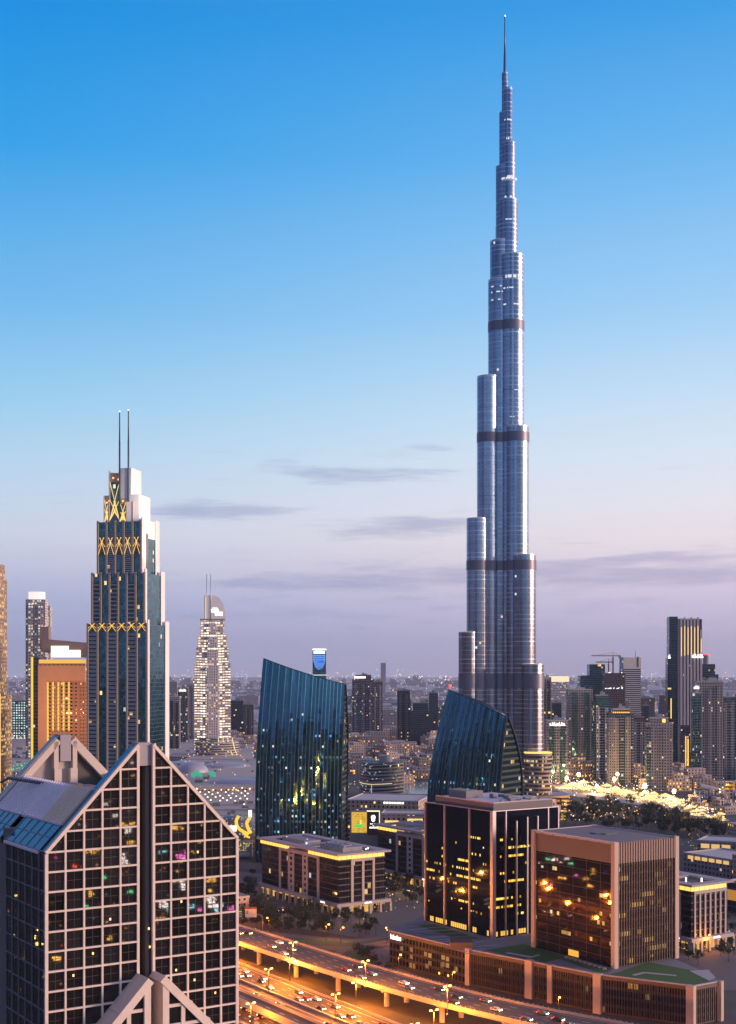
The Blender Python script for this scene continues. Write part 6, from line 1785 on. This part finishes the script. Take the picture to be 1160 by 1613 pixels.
for px, py, H, r, lab in ((893,1241,12,2.0,'flood light mast nearest the supertall foot'), (912,1238,14,2.4,'bright flood light mast before the house row'), (968,1246,14,2.2,'flood light mast at the middle of the market'), (973,1243,18,2.0,'taller flood light mast by the pale green tower foot'), (1016,1256,13,2.6,'flood light mast in the whitest part of the market'), (1062,1264,12,2.2,'flood light mast where market meets the park trees'), (940,1251,9,1.8,'low flood light along the market street')):
    flood(gnd(px,py), H, r, lab)
sheet('market_street', [gnd(868,1236), gnd(900,1234), gnd(1065,1255), gnd(1150,1292), gnd(1130,1302), gnd(1050,1274), gnd(890,1252)], .04, plain('market_paving', (.4,.34,.3), .8))
def canopy():
    Y = 1480; s = Y/F; O = at(1140, HZ, Y); O.z = 0
    root = thing('canopy_hall', 'pale sweeping canopy roof on slanted orange lit struts', 'hall', O)
    P = []; U = []
    for i in range(13):
        t = i/12; z = CZ-(1237+13*t-HZ)*s-4*t
        P.append([((-38+85*t)*s, -14*math.sin(t*2.4)-6+40*k/5*(.25+.75*t), z+2.5*math.sin(math.pi*k/5)) for k in range(6)]); U.append([(i,k) for k in range(6)])
    m = MB(); m.grid(P, 0, True, U); m.grid([[(x,y,z-1.5) for x,y,z in r] for r in P], 0, True, U, True)
    for i in range(12): m.face([P[i][0], P[i+1][0], (P[i+1][0][0],P[i+1][0][1],P[i+1][0][2]-1.5), (P[i][0][0],P[i][0][1],P[i][0][2]-1.5)][::-1])
    m.build('canopy_roof', plain('canopy_paint', (.45,.40,.42), .6), root)
    m = MB()
    for x in (-7,8,22): m.bar((x*s,-12,CZ-(1248-HZ)*s), ((x+8)*s,-18,2), 1.2, 1.0)
    m.build('lit_strut', glow('strut_glow', (1,.25,.04), .7), root)
    m = MB(); m.box(-6*s,40*s,10,40,0,14); m.build('hall_wall', FAC['cream'], root)
    c = MB(); c.prism(circ(5.2,20,0,-26), 0, 18, 0, 0, True); c.build('amber_drum', facade('amber_drum_cells', (.3,.14,.03), (.2,.1,.03), 2, 4.2, .96, .55, .95, (1,.42,.03), ls=.8, floorwise=0), root)
canopy()
r_, W_, H_ = box_thing('low_office', 'grey low office with dark window squares and amber lit attic near the frame edge', 'office building', 1064, 1168, 1350, 905, FAC['grey'], GA-math.pi/2, 40)
m = MB()
for k in range(6): m.box(-W_*.4+k*W_*.14,-W_*.4+k*W_*.14+W_*.1,-.5,.1,H_-3.2,H_-.8)
m.build('attic_light', glow('attic_amber', (1,.62,.2), .8), r_)
r_, W_, H_ = box_thing('attic_office', 'pale roofed office block with three amber attic windows behind the finned office', 'office building', 1098, 1180, 1327, 985, FAC['beige'], -.5, 34)
m = MB()
for k in range(3): m.box(-W_*.42+k*W_*.2,-W_*.42+k*W_*.2+W_*.16,-.5,.1,H_-5,H_-1.8)
m.build('attic_light', glow('attic_amber', (1,.62,.2), .8), r_)
r_, W_, H_ = box_thing('dark_office', 'dark glass low office behind small finned office with amber ground floor', 'office building', 1140, 1200, 1392, 760, FAC['dark'], GA-math.pi/2, 30)
m = MB(); m.box(-W_*.5,W_*.5,-.4,-.05,7,13); m.build('shop_light', glow('shop_amber', (1,.42,.04), .45), r_)
for k, (px0, py0, px1, py1, lab) in enumerate(((878,1290,892,1292,'lit yellow parapet line behind the black glass office'), (862,1262,880,1264,'lit parapet line at the foot of the supertall'))):
    a, b = gnd(px0,py0), gnd(px1,py1); m = MB(); m.bar((a.x-10,a.y,8), (b.x,b.y,8), .9, .9); m.bar((a.x-10,a.y+6,4), (b.x,b.y+6,4), 8, 8); w = MB()
    tag(m.build('lit_parapet', YELL), lab, 'wall')

# ------------------------------------------------------------------ masses of lamps too many and too small to count
def dots(name, n, fn, mats, seed, weights=None):
    rd = random.Random(seed); mb = MB()
    for _ in range(n):
        p, r = fn(rd); k = rd.choices(range(len(mats)), weights)[0]
        a, b, c, d = Vector((-r,-r,0)), Vector((r,-r,0)), Vector((0,r,0)), Vector((0,0,r*1.7))
        for f in ((a,b,d), (b,c,d), (c,a,d), (a,c,b)): mb.face([Vector(p)+x for x in f], k, [(0,0)]*3)
    return tag(mb.build(name, mats), kind='stuff')
FARW = glow('far_warm_lamp', (1,.58,.26), 2.2); FARC = glow('far_cool_lamp', (.9,.95,1), 1.8); FARA = glow('far_amber_lamp', (1,.40,.10), 2.0); FARS = glow('far_white_lamp', (1,.88,.75), 4.0)
def plain_lights(rd):
    Y = 2400*math.exp(rd.random()*1.9); X = rd.uniform(-.36,.36)*Y
    if rd.random() < .6:                                        # most stand along streets
        k = round(Y/600)*600; Y = k+rd.gauss(0,12)+X*.08
    return (X, Y, rd.uniform(4,14)), Y/1320*rd.uniform(.22,.55)
dots('far_street_lights', 1700, plain_lights, [FARW, FARC, FARA, FARS], 21, (5,4,2,1))
def sky_lights(rd):
    Y = rd.uniform(11000,15000); X = rd.uniform(-.36,.36)*Y; z = abs(rd.gauss(0,42))+35+ (22 if rd.random() < .3 else 0)
    return (X, Y, min(z,150)), Y/1320*rd.uniform(.25,.6)
dots('horizon_lights', 1100, sky_lights, [FARW, FARC, FARA, FARS], 22, (5,3,2,1))
def town_lights(rd):
    px = rd.choice((rd.uniform(545,690), rd.uniform(860,1160), rd.uniform(240,400), rd.uniform(860,1100), rd.uniform(0,60))); py = rd.uniform(1160,1250) if px > 500 else rd.uniform(1150,1280)
    q = gnd(px,py); return (q.x,q.y,rd.uniform(2,9) if px > 500 else rd.uniform(16,26)), q.y/1320*rd.uniform(.25,.6)
dots('town_lights', 620, town_lights, [AMBER, FARW, FARC], 23, (5,4,1))
def market_lights(rd):
    t = rd.random(); q = gnd(868+t*262, 1234+t*40+rd.gauss(0,7)+(8 if t > .6 else 0)); return (q.x,q.y,rd.uniform(1,7)), rd.uniform(.35,.9)
dots('market_lights', 480, market_lights, [YELL, WLIGHT, AMBER, RED, glow('violet_lamp', (.5,.25,1), 2.0), CLIGHT], 24, (6,6,4,1,1,2))
def park_lights(rd):
    q = gnd(rd.uniform(880,1060), rd.uniform(1268,1306)); return (q.x,q.y,rd.uniform(5,11)), rd.uniform(.3,.7)
dots('park_lights', 90, park_lights, [YELL, AMBER, WLIGHT], 25, (4,3,1))
def near_lights(rd):
    q = gnd(*rd.choice(((rd.uniform(378,600), rd.uniform(1395,1470)), (rd.uniform(606,668), rd.uniform(1380,1440)), (rd.uniform(1065,1160), rd.uniform(1470,1510)), (rd.uniform(1064,1160), rd.uniform(1318,1345))))); return (q.x,q.y,rd.uniform(.6,4)), rd.uniform(.15,.3)
dots('garden_lights', 130, near_lights, [YELL, AMBER, WLIGHT], 26, (3,4,2))
# behind the viewpoint: the streets and towers the glass fronts mirror
def back_lights(rd):
    a = rd.uniform(math.radians(80), math.radians(290)); R = 150*math.exp(rd.random()*2.9)
    x, y = R*math.sin(a), R*math.cos(a)
    if rd.random() < .6: y = round(y/70)*70+rd.gauss(0,2)
    return (x, y-40, rd.uniform(2,14)), R/900*rd.uniform(.5,1.1)+.15
dots('street_lights_behind', 2600, back_lights, [glow('back_amber', (1,.42,.08), 9), glow('back_warm', (1,.6,.25), 7), glow('back_cool', (.8,.95,1), 7), glow('back_white', (1,.9,.75), 14), glow('neon_cyan', (.2,.8,1), 10.0), glow('neon_pink', (1,.15,.6), 10.0), glow('back_red', (1,.12,.03), 7)], 27, (7,7,3,3,1,1,5))
rdb = random.Random(31)
for k in range(30):
    a = rdb.uniform(math.radians(105), math.radians(255)); R = rdb.uniform(260,1500); p = Vector((R*math.sin(a), R*math.cos(a), 0))
    lowblock(p, rdb.uniform(24,46), rdb.uniform(20,34), rdb.choice((12,16,22,30,60,95)), GA, FAC[rdb.choice(('dark','brown','grey','cream'))], 'dark street block behind the viewpoint, mirrored in the glass fronts', 'blocks mirrored in the glass', 'street_block', 'building')
# shop signs across the road behind the viewpoint, mirrored in the glass fronts
def mirrored(px, py, p0, n, z):
    """where the mirror image seen at (px, py) in an upright glass front really stands, at height z"""
    eye = Vector((0,0,CZ)); d = (at(px,py,1000)-eye).normalized(); n = Vector((*n,0)).normalized()
    t = (Vector(p0)-eye).dot(n)/d.dot(n); hit = eye+d*t; r = d-2*d.dot(n)*n
    k = (z-hit.z)/r.z if abs(r.z) > 1e-4 else 800
    return hit+r*k, r, hit
def sign_board(px, py, p0, n, col, w, h, z=14, st=6.0):
    p, r, hit = mirrored(px, py, p0, n, z)
    rz = math.atan2(r.y, r.x)-math.pi/2
    root = thing('sign_board', 'lit sign board behind the viewpoint, mirrored in a glass front', 'sign', (p.x,p.y,0), rz, 'sign boards mirrored in the glass')
    m = MB(); m.box(-w*.4,-w*.36,.1,.4,0,z-h/2); m.box(w*.36,w*.4,.1,.4,0,z-h/2); m.box(-w/2,w/2,0,.4,z-h/2,z+h/2); m.build('board', DARK, root)
    m = MB(); rd = random.Random(int(px*7+py)); nx = max(2, int(w/.95)); nz_ = max(1, int(h/1.1))
    for i in range(nx):
        for j in range(nz_):
            if rd.random() < .72:
                x = -w/2+w*i/nx; zz = z-h/2+h*j/nz_; m.box(x+.1,x+w/nx-.12,-.2,0,zz+.1,zz+h/nz_*rd.uniform(.45,.95))
    m.build('lettering', glow('board_%s' % col[0], col[1], col[2]*st), root)
CW_, CY_, CC_, CP_, CR_, CG_, CB_ = ('white',(1,.97,.92),1.6), ('yellow',(1,.6,.1),1.3), ('cyan',(.3,.9,1),1.3), ('pink',(1,.2,.7),1.4), ('red',(1,.1,.04),1.2), ('green',(.1,1,.4),1.0), ('blue',(.1,.3,1),1.4)
G0, GN = (-58.5,240,100), (.553,-.833)
for px, py, c, w, h in ((255,1285,CW_,15,10), (251,1291,CW_,10,6), (145,1312,CW_,5,8), (148,1325,CW_,8,11), (137,1292,CW_,7,4), (160,1347,CY_,16,6), (176,1343,CY_,18,6), (186,1350,CY_,9,9), (303,1338,CY_,10,10), (330,1344,CY_,14,7), (350,1338,CY_,5,9), (258,1340,CY_,12,4),
        (196,1366,CW_,14,4), (205,1370,CC_,10,5), (226,1361,CC_,8,4), (249,1381,CP_,12,5), (259,1376,CP_,8,6), (254,1385,CW_,6,3), (280,1386,CW_,14,4), (291,1396,CW_,9,6), (305,1406,CC_,14,5), (331,1411,CP_,10,4), (352,1424,CC_,14,7), (360,1429,CP_,12,7), (366,1422,CW_,8,8), (340,1420,CP_,7,3),
        (146,1402,CR_,9,3), (172,1410,CG_,5,3), (275,1230,CR_,6,3), (270,1222,CY_,12,3), (173,1252,CW_,10,5), (184,1262,CW_,5,8), (213,1218,CY_,14,4), (226,1210,CY_,9,4), (245,1222,CY_,10,4), (255,1213,CY_,6,3), (182,1390,CY_,5,7), (223,1385,CY_,7,3), (284,1418,CY_,8,3), (90,1520,CY_,7,4), (202,1470,CY_,6,5), (300,1358,CY_,6,3), (120,1385,CY_,8,3), (245,1262,CY_,7,3), (262,1250,CY_,9,3), (318,1318,CW_,5,4), (274,1322,CY_,4,5)):
    sign_board(px, py, G0, GN, c, w*.62, h*.62, RND.uniform(8,20), 16)
for i in range(13):
    sign_board(46+i*1.0+RND.uniform(-6,6), 1425+i*10, G0, (-.833,-.553), CY_, RND.uniform(1.5,3), RND.uniform(1.5,2.5), RND.uniform(6,16), 4)
E0, EN = (103.3,553,40), (-.833,-.553)
for px, py, c, w, h in ((873,1353,CW_,9,6), (882,1357,CW_,7,5), (864,1352,CG_,8,6), (893,1352,CW_,8,4), (900,1360,CG_,10,4), (908,1378,CP_,5,5), (935,1372,CY_,4,12), (940,1382,CY_,14,4), (922,1384,CY_,12,4), (955,1374,CB_,7,5), (885,1383,CY_,14,4), (866,1394,CP_,8,3), (857,1386,CY_,5,4), (930,1395,CY_,10,5), (864,1425,CY_,4,3), (913,1418,CR_,5,3), (848,1360,CW_,5,4), (870,1345,CY_,7,3), (895,1345,CY_,8,3)):
    sign_board(px, py, E0, EN, c, w*.34, h*.34, RND.uniform(8,18), 2.2)
P0, PN = (-51,965,60), (-.139,-.99)
for px, py, c, w, h in ((450,1232,CC_,8,3), (444,1228,CW_,6,4), (478,1239,CC_,20,2.5), (512,1205,CG_,7,4), (505,1209,CR_,5,3), (518,1247,CB_,10,3), (462,1256,CY_,5,4), (405,1256,CY_,8,3), (450,1194,CY_,26,3), (480,1190,CW_,8,3), (425,1185,CC_,12,2), (500,1175,CY_,10,5), (412,1231,CW_,7,3), (415,1265,CB_,9,3), (440,1270,CR_,22,2), (470,1292,CR_,40,3), (500,1268,CY_,26,2), (510,1284,CY_,18,3), (483,1220,CY_,16,3), (492,1225,CW_,10,2), (430,1300,CR_,20,2), (520,1192,CW_,8,2)):
    if c in (CC_, CW_, CB_): sign_board(px, py, P0, PN, c, w*.6, h*.6, RND.uniform(8,22), 5)
# far skyline that reads as one mass
def skyline():
    rd = random.Random(41); m = MB()
    for _ in range(420):
        Y = rd.uniform(10500,15500); X = rd.uniform(-.37,.37)*Y; w = rd.uniform(20,90); h = 12+abs(rd.gauss(0,26))
        m.prism([(X,Y), (X+w,Y), (X+w,Y+40), (X,Y+40)], 0, h, 0, 0)
    for _ in range(900):
        Y = rd.uniform(3000,10000); X = rd.uniform(-.37,.37)*Y; w = rd.uniform(20,90); h = rd.uniform(5,16)
        m.prism([(X,Y), (X+w,Y), (X+w,Y+40), (X,Y+40)], 0, h, 0, 1)
    tag(m.build('far_town', [FAC['grey'], ROOFL]), kind='stuff')
skyline()

# ------------------------------------------------------------------ haze
def haze():
    m = bpy.data.materials.new('haze_air'); m.use_nodes = True; nt = m.node_tree; nt.nodes.clear()
    v = nt.nodes.new('ShaderNodeVolumePrincipled'); o = nt.nodes.new('ShaderNodeOutputMaterial')
    v.inputs['Color'].default_value = (.58,.74,1.0,1); v.inputs['Density'].default_value = HAZE; v.inputs['Anisotropy'].default_value = 0
    nt.links.new(v.outputs['Volume'], o.inputs['Volume'])
    m.cycles.homogeneous_volume = True if hasattr(m.cycles, 'homogeneous_volume') else None
    mb = MB(); R = 30400; mb.box(-R,R,-R,R,-1,850); o_ = mb.build('haze', m); tag(o_, kind='stuff')
HAZE = 2.8e-5
haze()
